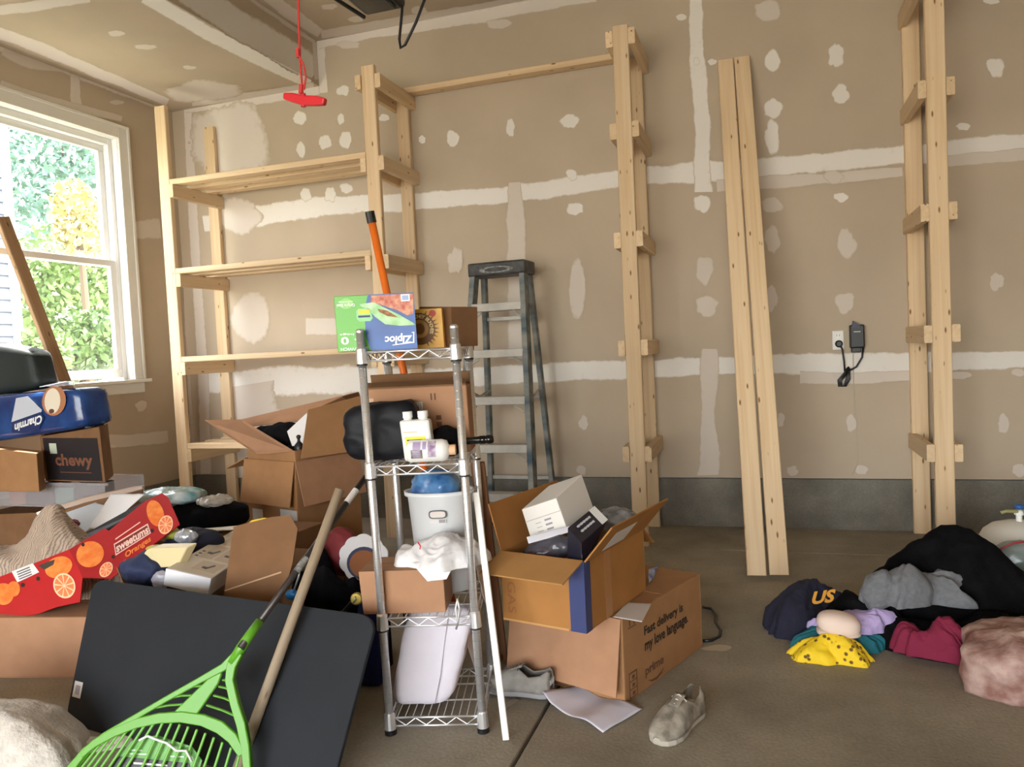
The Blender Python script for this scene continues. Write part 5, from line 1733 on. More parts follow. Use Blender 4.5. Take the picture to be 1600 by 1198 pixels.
for i, (nm, lab, x0, x1, y0, y1, m_) in enumerate((
        ('orange_box', 'small orange-brown box inside the clear bin at its left', 26, 48, 752, 790, mat('dull_orange', (178, 112, 72), 0.6)),
        ('purple_box', 'dull purple-grey box inside the clear bin', 52, 92, 748, 790, mat('dull_purple', (72, 56, 64), 0.6, rgb2=(100, 70, 70), vscale=20)),
        ('teal_box', 'pale teal box inside the clear bin at its right', 97, 124, 760, 788, mat('pale_teal', (126, 160, 156), 0.6)),
        ('grey_box', 'dark grey box at the right end of the clear bin', 128, 160, 752, 788, mat('dull_grey', (70, 68, 74), 0.6)))):
    a, b = PY(x0, y1, 3.2), PY(x1, y0, 3.2)
    tag(MB().box((a.x, 3.16, zb_ + 0.009), (b.x - a.x, 0, 0), (0, 0.12, 0), (0, 0, min(b.z, bin8[4].z - 0.01) - zb_ - 0.009)).build(nm, m_, bevel=0.003), lab, 'box')
ztop = bin8[4].z
c8 = hex_px(((71, 752), (164, 742), (155, 667), (62, 682)), (3.17, 3.13, 3.13, 3.17), 0.22, (-0.17, 0))
for i in range(4):
    c8[i].z = ztop + 0.002
M_CHEW = mat('dark_printed_card', (34, 30, 34), 0.55)
ck_, _ = solid('dark_box', 'dark lettered carton with small white label under the blue paper pack', 'box', c8, M_CARDD, 0.002)
f = nface(c8)
f.rect('dark_print', 0.05, 0.03, 0.96, 0.97, M_CHEW, ck_)
f.text('brand_lettering', 'chewy', 0.22, 0.27, 0.84, 0.62, mat('copper_print', (120, 78, 58), 0.5), ck_, bold=0.03, off=0.0016)
f.rect('underline', 0.28, 0.2, 0.8, 0.215, mat('copper_print', (120, 78, 58)), ck_, 0.0014)
f.rect('white_sticker', 0.15, 0.62, 0.27, 0.85, mat('mint_label', (196, 206, 186), 0.6), ck_, 0.0014)
c8 = hex_px(((-70, 748), (60, 750), (57, 708), (-70, 694)), 3.02, 0.09, (-0.06, 0))
for i in range(4):
    c8[i].z = ztop - 0.03
bc_ = thing('left_carton', 'brown carton at the far left under the blue paper pack', 'box', c8[0])
MB().hexa(c8).build('carton_body', M_CARD, bc_, bevel=0.002)
n8 = hex_px(((-60, 697), (130, 668), (119, 605), (-60, 624)), 3.1, 0.2, (0.02, 0))
pk = thing('paper_pack', 'blue shrink-wrapped paper roll pack lying upside down below the window', 'pack', (n8[0] + n8[1]) / 2)
M_PACK = mat('pack_blue', (36, 74, 136), 0.22, rgb2=(24, 48, 104), vscale=7, bump=0.15, bscale=30)
blobhex('wrapped_rolls', n8, 2.7, M_PACK, amp=0.004, freq=14, sq=9, parent=pk)
f = nface(n8)
F_ = lambda px, py: ((px + 60) / 190, 1 - (py - (624 - (px + 60) * 0.1)) / 73)
OFFP = 0.0075
def fpoly(nm, pts, m_, off=OFFP):
    return f.poly(nm, [F_(*q) for q in pts], m_, pk, off)
def fell(nm, cx, cy, rx, ry, m_, off=OFFP):
    return fpoly(nm, [(cx + rx * math.cos(t * math.pi / 10), cy + ry * math.sin(t * math.pi / 10)) for t in range(20)], m_, off)
fell('roll_photo', 88, 636, 18, 22, mat('roll_tan', (178, 120, 84), 0.5), OFFP)
fell('roll_photo_white', 86, 636, 12, 19, mat('roll_cream', (228, 218, 200), 0.5), OFFP + 0.001)
fell('roll_core', 85, 651, 4, 3.5, mat('roll_core', (96, 60, 44), 0.6), OFFP + 0.002)
fpoly('pale_cloud', [(30, 628), (48, 626), (58, 636), (70, 648), (66, 660), (40, 662), (22, 668), (26, 648)], mat('cloud_print', (196, 202, 214), 0.4))
fpoly('logo_patch', [(22, 664), (68, 651), (74, 660), (66, 676), (44, 682), (24, 680)], mat('print_navy', (26, 46, 96)), OFFP + 0.0006)
a, b = F_(27, 678), F_(69, 652)
o = f.pt(*F_(29, 680), OFFP)
Face(o, f.pt(*F_(71, 668), OFFP) - o, f.pt(*F_(28, 667), OFFP) - o, f.n).text('brand_lettering', 'Charmin', 0, 0, 1, 1, WHITEP, pk, rot=2, bold=0.03, off=0.002, shear=0.15)
blob('crumpled_end', PY(137, 652, 3.2), 0.03, 0.05, 0.05, 6.6, mat('crumpled_film', (176, 180, 196), 0.15), amp=0.012, freq=30, parent=pk)
q = [PY(62, 606, 3.12), PY(118, 602, 3.12), PY(116, 596, 3.28), PY(60, 600, 3.28)]
sheet('glint_film', q, mat('crumpled_film', (176, 180, 196)), 3, 0.004, 30, parent=pk)  # pale sheet stands in for the sun glinting off the pack's top
n8 = hex_px(((-70, 624), (59, 607), (45, 546), (-70, 530)), 3.14, 0.15)
tag(blobhex('dark_tote', n8, 7.7, mat('dark_green_fabric', (24, 34, 34), 0.6, bump=0.1, bscale=200), amp=0.007, freq=8, sq=7), 'dark green-black fabric tote on top of the blue paper pack', 'bag')

# middle heap: open brown carton behind the panel with its contents
vB = V((0.05, 0.9987, 0))
uB = V((-vB.y, vB.x, 0))
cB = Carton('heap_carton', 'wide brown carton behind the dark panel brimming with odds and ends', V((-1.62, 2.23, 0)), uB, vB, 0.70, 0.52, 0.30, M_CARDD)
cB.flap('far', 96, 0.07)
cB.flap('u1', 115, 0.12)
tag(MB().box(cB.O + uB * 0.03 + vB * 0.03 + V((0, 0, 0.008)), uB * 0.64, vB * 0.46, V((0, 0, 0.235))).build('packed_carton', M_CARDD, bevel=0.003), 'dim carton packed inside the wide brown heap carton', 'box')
fk = thing('standing_flap', 'large brown cardboard flap standing up beside the white boxed product', 'cardboard', PY(400, 930, 2.28))
pf = PF((352, 928, 2.26), (455, 938, 2.28), (366, 823, 2.36))
pf.poly('flap_sheet', [(350, 935), (440, 942), (458, 880), (466, 826), (454, 805), (425, 808), (366, 823), (358, 880)], M_CARDD, fk, 0, 0.005)
pf.poly('crease_highlight', [(352, 922), (440, 893), (441, 895), (352, 924)], mat('crease', (196, 160, 124), 0.7), fk, 0.0052)
pf.poly('yellow_strip', [(384, 819), (392, 812), (412, 808), (424, 810), (412, 814), (390, 824)], mat('yellow_strap', (224, 188, 40), 0.5), fk, -0.012, 0.006)
tl = PY(259, 888, 2.22)
tr_ = PY(330, 904, 2.26)
farp = PZ(372, 824, tl.z)
dv = (farp - tl) * 0.98
bl, br = PY(255, 914, 2.22), PY(325, 932, 2.26)
bx = [bl, br, br + dv, bl + dv, tl, tr_, tr_ + dv, tl + dv]
pbx, _ = solid('product_box', 'white product box printed with small line drawings lying on the heap', 'box', bx, mat('white_gloss_card', (232, 232, 236), 0.4), 0.0015)
f = nface(bx, 'top')
M_TAN = mat('beige_print', (206, 190, 170), 0.6)
M_DRAW = mat('drawing_grey', (96, 92, 92), 0.6)
f.rect('top_print', 0.02, 0.01, 0.98, 0.99, mat('cream_print', (222, 212, 196), 0.55), pbx)
for (x0, y0, x1, y1) in ((0.40, 0.08, 0.92, 0.25), (0.2, 0.29, 0.5, 0.56), (0.56, 0.29, 0.94, 0.56), (0.2, 0.6, 0.9, 0.85)):
    f.rect('drawing_panel', x0, y0, x1, y1, M_TAN, pbx, 0.0012)
    cx_, cy_ = (x0 + x1) / 2, (y0 + y1) / 2
    f.poly('line_drawing', [(cx_ - 0.1, cy_ - 0.04), (cx_ + 0.02, cy_ - 0.05), (cx_ + 0.11, cy_ + 0.03), (cx_ + 0.07, cy_ + 0.05), (cx_, cy_ - 0.01), (cx_ - 0.1, cy_ - 0.01)], M_DRAW, pbx, 0.0018)
for k in range(3):
    f.rect('print_line', 0.1, 0.3 + 0.05 * k, 0.17, 0.32 + 0.05 * k, M_DRAW, pbx, 0.0012)
tr8 = [PY(*q, 2.30) for q in ((224, 874), (223, 866), (228, 859), (240, 856), (292, 855), (276, 886), (236, 888), (228, 883))]
tag(MB().prism(tr8, V((0.02, 0.04, 0.01))).build('cream_tray', mat('cream_plastic', (222, 206, 160), 0.4), bevel=0.006, segs=2), 'cream plastic tray with rounded end behind the white product box', 'tray')
M_NAVYC = mat('navy_cloth', (40, 50, 84), 0.8, bump=0.2, bscale=90)
tag(blob('navy_cloth', PY(227, 890, 2.32), 0.085, 0.07, 0.055, 4.1, M_NAVYC, amp=0.022, freq=12), 'blue-navy cloth bunched under the cream tray', 'cloth')
tag(blob('clear_wrapper', PY(252, 907, 2.25), 0.03, 0.02, 0.03, 9.3, mat('clear_wrap', (206, 206, 220), 0.15, alpha=0.6), amp=0.01, freq=22), 'clear plastic wrapper at the left end of the white product box', 'wrapper')
tag(blob('dark_garment', PY(305, 845, 2.60), 0.13, 0.08, 0.045, 6.1, mat('dark_navy', (32, 34, 52), 0.85), amp=0.014, freq=12), 'dark navy garment on the heap behind the cream tray', 'cloth')
tag(blob('foil_wrapper', PY(291, 838, 2.52), 0.045, 0.03, 0.025, 3.9, mat('silver_film', (190, 196, 206), 0.12, 0.4), amp=0.01, freq=28), 'crinkled silver wrapper on the dark navy garment', 'wrapper')
tag(blob('lime_wrapper', PY(268, 833, 2.55), 0.035, 0.03, 0.022, 1.9, mat('lime_film', (186, 194, 84), 0.4), amp=0.008, freq=24), 'small lime-green wrapper beside the silver one', 'wrapper')
tag(blob('yellow_wrapper', PY(246, 858, 2.42), 0.05, 0.025, 0.014, 2.9, mat('olive_yellow', (190, 180, 60), 0.5), amp=0.005, freq=24), 'thin yellow strip of wrapper by the red carton end', 'wrapper')
q = [PY(298, 834, 2.74), PY(388, 826, 2.70), PY(388, 822, 2.74), PY(300, 829, 2.78)]
tag(sheet('cream_board', q, mat('cream_board', (216, 206, 186), 0.6), 3, 0.001, 6, th=0.006), 'cream board edge lying across the heap left of the brown flap', 'board')

# open carton behind: teal packets and a black pouch on it
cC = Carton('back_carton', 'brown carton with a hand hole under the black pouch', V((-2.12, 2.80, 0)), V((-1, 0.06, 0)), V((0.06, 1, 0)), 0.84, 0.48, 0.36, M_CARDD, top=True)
f = Face(cC.O + cC.U * cC.w, -cC.U * cC.w, V((0, 0, cC.h)), -cC.V)
f.disc('hand_hole', 0.82, 0.72, 0.02, M_INK, cC.root, sx=1.4)
f.disc('hand_hole', 0.3, 0.72, 0.02, M_INK, cC.root, sx=1.4)
cp_ = PY(304, 792, 3.0)
tag(blob('black_pouch', (cp_.x, 3.08, cC.h + 0.065), 0.2, 0.13, 0.062, 5.3, M_BLKC, amp=0.01, freq=8, sq=3, flat=cC.h + 0.001), 'flat black pouch lying on the brown carton with a hand hole', 'pouch')
tag(blob('teal_packet', (PY(268, 768, 3.06).x, 3.06, cC.h + 0.165), 0.17, 0.1, 0.032, 7.3, mat('teal_film', (70, 140, 148), 0.18, rgb2=(206, 214, 214), vscale=14), amp=0.012, freq=18, sq=2.6), 'crinkled teal and clear packet on the black pouch', 'packet')
tag(blob('clear_packet', (PY(340, 772, 3.06).x, 3.04, cC.h + 0.15), 0.08, 0.07, 0.018, 2.3, mat('clear_packet_dull', (180, 172, 160), 0.15, alpha=0.7, rgb2=(220, 214, 204), vscale=20), amp=0.014, freq=24), 'clear crinkled packet at the right end of the teal one', 'packet')
cp2 = PY(364, 806, 3.2)
tag(blob('copper_wrapper', cp2, 0.04, 0.03, 0.03, 8.8, mat('copper_film', (196, 140, 112), 0.2, 0.3), amp=0.01, freq=26), 'copper-pink foil wrapper in front of the labelled tall carton', 'wrapper')
lp = PF((57, 803, 2.82), (205, 764, 2.98), (60, 812, 2.80))
ld = thing('opened_carton', 'pale-edged side of an opened carton standing behind the red carton', 'box', lp.at(120, 830))
pts = [(57, 801), (130, 778), (205, 762), (222, 760), (222, 764), (207, 768), (132, 785), (60, 808)]
MB().prism([lp.at(*q) for q in pts], V((-0.01, 0.03, 0.002))).build('pale_rim', mat('pale_board', (190, 168, 152), 0.7), ld)
wp4 = [lp.at(*q) for q in ((222, 765), (132, 786), (60, 809))]
MB().prism(wp4 + [V((q.x, q.y, 0.005)) for q in reversed(wp4)], V((-0.004, 0.012, 0))).build('carton_side', M_CARDD, ld)
q = [PY(80, 810, 2.66), PY(128, 836, 2.58), PY(190, 800, 2.7), PY(150, 786, 2.82)]
tag(sheet('envelope', q, mat('bluish_paper', (196, 204, 214), 0.5), 3, 0.004, 12), 'pale envelope lying behind the red carton at its left', 'envelope')
q = [PY(140, 830, 2.60), PY(168, 832, 2.60), PY(228, 776, 2.78), PY(176, 776, 2.84)]
tag(sheet('letter', q, M_PAPERW, 6, 0.004, 12, lift=0.012), 'white papers slanting up behind the red carton', 'paper')
pf = PF((128, 838, 2.52), (228, 788, 2.68), (176, 806, 2.62))
q = [PY(122, 848, 2.50), PY(228, 795, 2.68), PY(228, 780, 2.72), PY(124, 838, 2.55)]
bt = thing('black_tray', 'black tray with barcode sticker tucked behind the red carton', 'tray', q[0])
n = (q[1] - q[0]).cross(q[3] - q[0]).normalized()
if n.dot(EYE - q[0]) < 0:
    n = -n
MB().prism(q, -n * 0.03).build('tray_body', M_BLACK, bt, bevel=0.004)
f = Face(q[0], q[1] - q[0], q[3] - q[0], n)
f.rect('barcode_sticker', 0.58, 0.5, 0.86, 0.92, mat('label_grey', (150, 144, 150)), bt, 0.001)
for k in range(7):
    f.rect('barcode_bar', 0.61 + k * 0.033, 0.58, 0.625 + k * 0.033, 0.86, M_INK, bt, 0.0018)
tag(blob('maroon_cloth', PY(108, 828, 2.62), 0.06, 0.05, 0.04, 3.1, mat('maroon_cloth', (112, 32, 50), 0.8), amp=0.012, freq=16), 'small maroon cloth scrap between envelope and patterned fabric', 'cloth')

# patterned fabric on the far-left carton
uA = V((-0.978, -0.206, 0))
vA = V((-0.206, 0.978, 0))
cA = Carton('left_floor_carton', 'plain cardboard carton at the left edge half behind the dark panel', V((-2.38, 2.225, 0)), uA, vA, 0.62, 0.36, 0.235, M_CARDP, top=True)
pfm = bpy.data.materials.new('patterned_fabric')
pfm.use_nodes = True
nt = pfm.node_tree
pb_ = nt.nodes['Principled BSDF']
pb_.inputs['Roughness'].default_value = 0.85
tc = nt.nodes.new('ShaderNodeTexCoord')
wv = nt.nodes.new('ShaderNodeTexWave')
wv.inputs['Scale'].default_value = 26
wv.inputs['Distortion'].default_value = 7
wv.inputs['Detail'].default_value = 3
nt.links.new(tc.outputs['Object'], wv.inputs['Vector'])
cr = nt.nodes.new('ShaderNodeValToRGB')
cr.color_ramp.elements[0].color = lin((128, 118, 114))
cr.color_ramp.elements[1].color = lin((184, 168, 150))
e = cr.color_ramp.elements.new(0.5)
e.color = lin((188, 160, 136))
nt.links.new(wv.outputs['Fac'], cr.inputs[0])
nt.links.new(cr.outputs[0], pb_.inputs['Base Color'])
tag(mound('patterned_scarf', (-2.90, 2.47, 0.238), 0.31, 0.18, R(8), 0.32, 6.9, pfm, wr=0.04, freq=7, pw=3.0, tip=0.5, ragged=0.25), 'grey and peach patterned fabric bunched on the far-left carton', 'fabric')

# flattened red fruit carton across the heap
fc_ = thing('fruit_carton', 'flattened red orange-printed fruit carton slanting across the heap', 'carton', PY(110, 930, 2.3))
M_REDC = mat('red_card', (184, 28, 32), 0.5, var=0.04, vscale=10)
pL = PF((0, 935, 2.2), (124, 940, 2.22), (108, 860, 2.32))
pR = PF((108, 858, 2.32), (127, 902, 2.25), (262, 775, 2.62))
pL.poly('carton_panel', [(-50, 968), (0, 966), (58, 959), (88, 948), (125, 940), (129, 902), (108, 858), (20, 893), (-50, 920)], M_REDC, fc_, -0.004, 0.004)
pR.poly('carton_panel', [(129, 902), (175, 903), (222, 864), (260, 835), (281, 819), (263, 777), (253, 770), (226, 783), (170, 829), (163, 825), (108, 858)], mat('red_card_shaded', (168, 28, 32), 0.5, var=0.05, vscale=10), fc_, -0.004, 0.004)  # same red card, darkened in colour for the panel facing away from the light
M_ORG = mat('orange_print', (232, 110, 40), 0.5, rgb2=(240, 146, 70), vscale=30)
M_SLICE = mat('slice_orange', (240, 130, 80), 0.5)
M_RIND = mat('slice_cream', (250, 206, 166), 0.5)
M_LEAF2 = mat('print_leaf', (70, 60, 50), 0.6)


def slice_(pf, cx, cy, rx, ry, rot):
    pf.ellipse('slice_rind', cx, cy, rx, ry, M_RIND, fc_, 0.0012, rot)
    c, s = math.cos(rot), math.sin(rot)
    for k in range(9):
        t0, t1 = 2 * math.pi * (k + 0.1) / 9, 2 * math.pi * (k + 0.9) / 9
        pts = [(0.1 * math.cos((t0 + t1) / 2), 0.1 * math.sin((t0 + t1) / 2))] + [(0.86 * math.cos(t0 + (t1 - t0) * i / 3), 0.86 * math.sin(t0 + (t1 - t0) * i / 3)) for i in range(4)]
        pf.poly('slice_segment', [(cx + rx * x * c - ry * y * s, cy + rx * x * s + ry * y * c) for x, y in pts], M_SLICE, fc_, 0.0019)


pL.ellipse('orange_picture', 92, 886, 22, 16, M_ORG, fc_, 0.0008, -0.4)
slice_(pL, 101, 915, 17, 20, -0.3)
pL.ellipse('orange_picture', 6, 928, 16, 17, M_ORG, fc_, 0.0008)
pL.ellipse('orange_picture', 22, 920, 10, 12, M_ORG, fc_, 0.0012)
pL.poly('leaf_print', [(60, 884), (74, 878), (86, 874), (84, 882), (70, 890)], M_LEAF2, fc_, 0.0012)
for x, y in ((60, 904), (36, 914)):
    pL.ellipse('vent_hole', x, y, 3, 3.4, M_INK, fc_, 0.0012, n=12)
pL.poly('white_sticker', [(19, 893), (52, 880), (62, 894), (28, 910)], M_PAPERW, fc_, 0.0024)
for k in range(4):
    pL.poly('sticker_line', [(27 + k * 1.2, 893.5 + k * 3.6), (47 + k * 1.2, 885.5 + k * 3.6), (47.6 + k * 1.2, 887 + k * 3.6), (27.6 + k * 1.2, 895 + k * 3.6)], M_DRAW, fc_, 0.0032)
pR.ellipse('orange_picture', 141, 866, 22, 20, M_ORG, fc_, 0.0008, -0.5)
slice_(pR, 166, 890, 9, 13, 0.6)
pR.ellipse('orange_picture', 243, 802, 13, 21, M_ORG, fc_, 0.0008, -0.3)
slice_(pR, 259, 820, 11, 15, 0.3)
for x, y in ((177, 870), (238, 829), (130, 851)):
    pR.ellipse('vent_hole', x, y, 2.6, 3, M_INK, fc_, 0.0012, n=12)
M_TXT = mat('pale_pink_print', (244, 206, 190), 0.5)
pR.poly('title_plate', [(178, 850), (231, 818), (236, 833), (181, 868)], M_TXT, fc_, 0.001)
pR.poly('title_plate_dark', [(179.5, 851.5), (230, 821), (234, 832.5), (182, 865.5)], mat('title_brown', (126, 40, 36), 0.5), fc_, 0.0018)
pR.text('title_lettering', 'sweetums', (183, 864), (233, 833), (181, 853), M_TXT, fc_, bold=0.03, off=0.003)
pR.text('fruit_lettering', 'Oranges', (197, 875), (237, 848), (195, 863), M_ORG, fc_, bold=0.03, off=0.002)
pR.poly('small_print', [(180, 842), (219, 815), (219.5, 816.5), (180.5, 843.5)], M_TXT, fc_, 0.001)

# scalloped plate, black clothes, brass disc by the rack's left
sp = PF((523, 880, 2.52), (598, 880, 2.52), (560, 830, 2.58))
pl_ = thing('scalloped_plate', 'white scalloped plate with navy ring and orange centre left of the rack', 'plate', sp.at(562, 900))
pts = []
for k in range(60):
    t = 2 * math.pi * k / 60
    r_ = 37 * (1 + 0.07 * abs(math.sin(t * 5)))
    pts.append((568 + r_ * math.cos(t), 872 + r_ * 0.98 * math.sin(t)))
sp.poly('plate_rim', pts, mat('plate_white', (196, 194, 196), 0.5), pl_, -0.006, 0.006, bevel=0.002)
sp.ellipse('navy_ring', 569, 880, 27, 26, mat('navy_print', (42, 46, 76), 0.45), pl_, 0.0008)
sp.ellipse('orange_centre', 569, 881, 22.5, 21.5, mat('pumpkin_orange', (122, 70, 30), 0.5), pl_, 0.0016)
sp.ellipse('pink_spot', 577, 893, 13, 9.5, mat('coral_pink', (168, 54, 72), 0.5), pl_, 0.0024)
tag(blob('red_bag', PY(535, 862, 2.66), 0.09, 0.06, 0.09, 3.7, mat('dark_red_cloth', (128, 42, 48), 0.7), amp=0.012, freq=12), 'dark red bag behind the scalloped plate', 'bag')
jc = PY(512, 925, 2.42)
tag(mound('black_jacket', (jc.x, 2.50, 0.003), 0.17, 0.14, 0.2, 0.42, 6.3, M_BLKC, wr=0.03, freq=9, pw=5, tip=0.4, ragged=0.2), 'black jacket bunched behind the dark panel beside the rack', 'jacket')
bd = PY(558, 935, 2.24)
br_ = thing('brass_disc', 'round brass lock disc hanging left of the shallow carton', 'lock', bd)
MB().lathe(bd, V((0.2, -1, 0.2)), [(0.021, 0), (0.021, 0.008), (0.017, 0.012), (0.004, 0.012)], 20).build('lock_face', mat('brass', (196, 172, 84), 0.3, 0.8), br_, smooth=False)
MB().tube([bd + V((0.0, -0.014, 0.012)), bd + V((0.004, -0.02, 0.002)), bd + V((-0.006, -0.018, -0.01))], 0.003, 6).build('lock_key', M_CHROME, br_)
MB().tube([bd + V((-0.02, 0, -0.012)), bd + V((-0.06, 0.01, -0.05)), bd + V((-0.1, 0.02, -0.07))], 0.007, 6).build('lock_cable', M_BLACK, br_)
cy = PY(457, 929, 2.28)
cl = thing('blue_clip', 'bright blue plastic clip with metal hook on the black jacket', 'clip', cy)
blob('clip_body', cy, 0.024, 0.015, 0.016, 1.7, mat('bright_blue', (34, 120, 186), 0.3), amp=0.003, freq=20, parent=cl)
MB().tube([cy + V((0.01, -0.01, 0.01)), PY(467, 900, 2.25), PY(470, 880, 2.26), PY(469, 878, 2.28)], 0.0035, 6).build('clip_hook', M_CHROME, cl, smooth=True)
c8 = hex_px(((545, 1096), (600, 1072), (594, 895), (566, 905)), 2.34, 0.14, (-0.05, 0))
for i in range(4):
    c8[i].z = 0.003
    c8[i].x += 0.0
tag(blobhex('blue_bag', c8, 4.6, mat('tarp_blue', (26, 36, 96), 0.45, bump=0.15, bscale=60), amp=0.012, freq=10), 'deep blue tarp bag standing between the dark panel and the rack', 'bag')

# dark panel, rake, pole, blanket in front
q = [PZ(101, 1128, 0.002), PZ(512, 1252, 0.002), None, PY(146, 904, 2.15)]
q[2] = PP(589, 962, q[0], (q[1] - q[0]).cross(q[3] - q[0]).normalized())
dp = thing('flat_board', 'charcoal flat panel with rounded corners leaning against the heap', 'panel', (q[0] + q[1]) / 2)


def bil(a, b):
    return (q[0] * (1 - a) + q[1] * a) * (1 - b) + (q[3] * (1 - a) + q[2] * a) * b


out = []
rx_, ry_ = 0.05, 0.1
for cx_, cy_, t0 in ((1 - rx_, ry_, -90), (1 - rx_, 1 - ry_, 0), (rx_, 1 - ry_, 90), (rx_, ry_, 180)):
    for k in range(7):
        t = R(t0 + 15 * k)
        out.append(bil(cx_ + rx_ * math.cos(t), cy_ + ry_ * math.sin(t)))
nrm = (q[1] - q[0]).cross(q[3] - q[0]).normalized()
if nrm.dot(EYE - q[0]) < 0:
    nrm = -nrm
M_PANEL = mat('charcoal_board', (35, 38, 43), 0.75, var=0.08, vscale=6, bump=0.05, bscale=220, spec=0.3)
MB().prism(out, -nrm * 0.014).build('panel_board', M_PANEL, dp, bevel=0.002)
Face(q[0], q[1] - q[0], q[3] - q[0], nrm).rect('white_sticker', 0.012, 0.17, 0.05, 0.275, M_LABEL, dp, 0.001)
Face(q[0], q[1] - q[0], q[3] - q[0], nrm).rect('sticker_code', 0.022, 0.19, 0.042, 0.25, mat('label_grey', (150, 144, 150)), dp, 0.002)

sock = PY(386, 998, 1.80)
ra, rb = PZ(100, 1222, 0.02), PZ(402, 1222, 0.02)
rn = (rb - ra).cross(sock - ra).normalized()
if rn.dot(EYE - sock) < 0:
    rn = -rn
RP = lambda x, y: PP(x, y, sock, rn)
GRN = mat('rake_green', (92, 158, 38), 0.4, spec=0.5)
rk_ = thing('leaf_rake', 'bright green plastic leaf rake with dark metal handle in the front', 'rake', RP(250, 1200))
hx = PY(566, 752, 2.30)
hd_ = (hx - sock).normalized()
MB().tube([sock - hd_ * 0.03, hx + hd_ * 0.02], 0.0105, 12).build('rake_handle', mat('dark_tube', (66, 60, 58), 0.35, 0.5), rk_, smooth=True)
MB().lathe(sock + hd_ * 0.24, hd_, [(0.0112, 0), (0.0112, 0.055)], 12).build('handle_label', mat('scratched_label', (170, 168, 164), 0.4, rgb2=(60, 58, 56), vscale=50), rk_)
MB().lathe(hx - hd_ * 0.10, hd_, [(0.0112, 0), (0.0112, 0.06)], 12).build('handle_label', M_LABEL, rk_)
MB().tube([sock + hd_ * 0.06, sock + hd_ * 0.0, RP(377, 1012), RP(362, 1035)], [0.0135, 0.0145, 0.0155, 0.013], 14).build('socket', GRN, rk_, smooth=True)
TH = 0.011
s_ = 1 / 640.0


def rib(name, pts, hw, th=TH, lift=0.0):
    p = [RP(*v) + rn * (lift - th / 2) for v in pts]
    return MB().ribbon(p, [w * s_ for w in hw] if isinstance(hw, list) else hw * s_, rn, th).build(name, GRN, rk_, bevel=0.0025)


rib('left_arm', [(370, 1024), (350, 1042), (312, 1063), (260, 1092), (207, 1123), (165, 1148), (135, 1172), (112, 1200), (100, 1222)], [9, 7, 5.5, 5, 5, 5.5, 6.5, 7.5, 8], 0.018)
rib('right_arm', [(374, 1018), (363, 1040), (360, 1062), (368, 1098), (378, 1130), (385, 1165), (388, 1200), (388, 1224)], [9, 9, 8, 8, 8.5, 8, 7, 6], 0.022)
MB().prism([RP(*v) - rn * 0.004 for v in ((336, 1050), (345, 1046), (348, 1052), (342, 1068), (306, 1120), (268, 1116))], rn * 0.010).build('centre_web', GRN, rk_, bevel=0.003)
for (x0, y0, x1, y1) in ((313, 1064, 330, 1058), (290, 1076, 318, 1071), (266, 1090, 302, 1086), (240, 1106, 288, 1100), (347, 1062, 360, 1066), (341, 1072, 364, 1080), (333, 1086, 368, 1098), (322, 1101, 372, 1120)):
    rib('cross_bar', [(x0, y0), ((x0 + x1) / 2, (y0 + y1) / 2 - 1.5), (x1, y1)], 2.0, 0.008)
rib('curved_band', [(128, 1180), (150, 1160), (180, 1143), (215, 1129), (250, 1121), (285, 1119), (318, 1124), (345, 1135), (365, 1152), (380, 1178)], [5, 7, 8, 8.5, 9, 9.5, 10, 11, 10, 7], 0.012, 0.004)
NT = 19
for k in range(NT):
    t = k / (NT - 1)
    x0 = 134 + (374 - 134) * t
    y0 = 1186 - 58 * math.sin(math.pi * min(1, t * 0.9 + 0.06)) ** 0.9
    dx = -52 + 30 * t
    dy = 56
    kx = 1240 - y0
    x1 = x0 + dx * kx / dy * (0.9 if t < 0.5 else 0.7)
    rib('tine', [(x0, y0), (x1, 1240)], 2.6, 0.004, -0.002)
tp_ = [RP(*v) - rn * 0.016 for v in ((165, 1215), (178, 1185), (200, 1160), (240, 1150), (296, 1168), (312, 1190), (300, 1222))]
tgm = MB().prism(tp_, rn * 0.002).build('hang_tag', mat('tag_green', (84, 150, 62), 0.45, rgb2=(110, 170, 84), vscale=20), rk_)
blk = [RP(*v) - rn * 0.0135 for v in ((160, 1222), (166, 1196), (182, 1183), (292, 1194), (300, 1222))]
MB().prism(blk, rn * 0.001).build('tag_black_band', M_BLACK, rk_)
MB().tube([RP(218, 1156) + rn * 0.002, RP(232, 1149) + rn * 0.004, RP(248, 1156) + rn * 0.001, RP(262, 1160) + rn * 0.004, RP(276, 1172) + rn * 0.002, RP(292, 1172) + rn * 0.004, RP(300, 1190)], 0.0035, 6).build('twist_tie', M_PAPERW, rk_, smooth=True)
o = RP(206, 1198) - rn * 0.012
for k, (x0, x1, y) in enumerate(((196, 218, 1172), (198, 226, 1178), (262, 284, 1182))):
    MB().prism([RP(x0, y) - rn * 0.0135, RP(x1, y + 1) - rn * 0.0135, RP(x1, y + 3) - rn * 0.0135, RP(x0, y + 2) - rn * 0.0135], rn * 0.001).build('tag_print', mat('tag_pale', (206, 226, 200), 0.5), rk_)
MB().prism([RP(205, 1192) - rn * 0.012, RP(258, 1196) - rn * 0.012, RP(258, 1199) - rn * 0.012, RP(205, 1195) - rn * 0.012], rn * 0.001).build('tag_print', M_PAPERW, rk_)

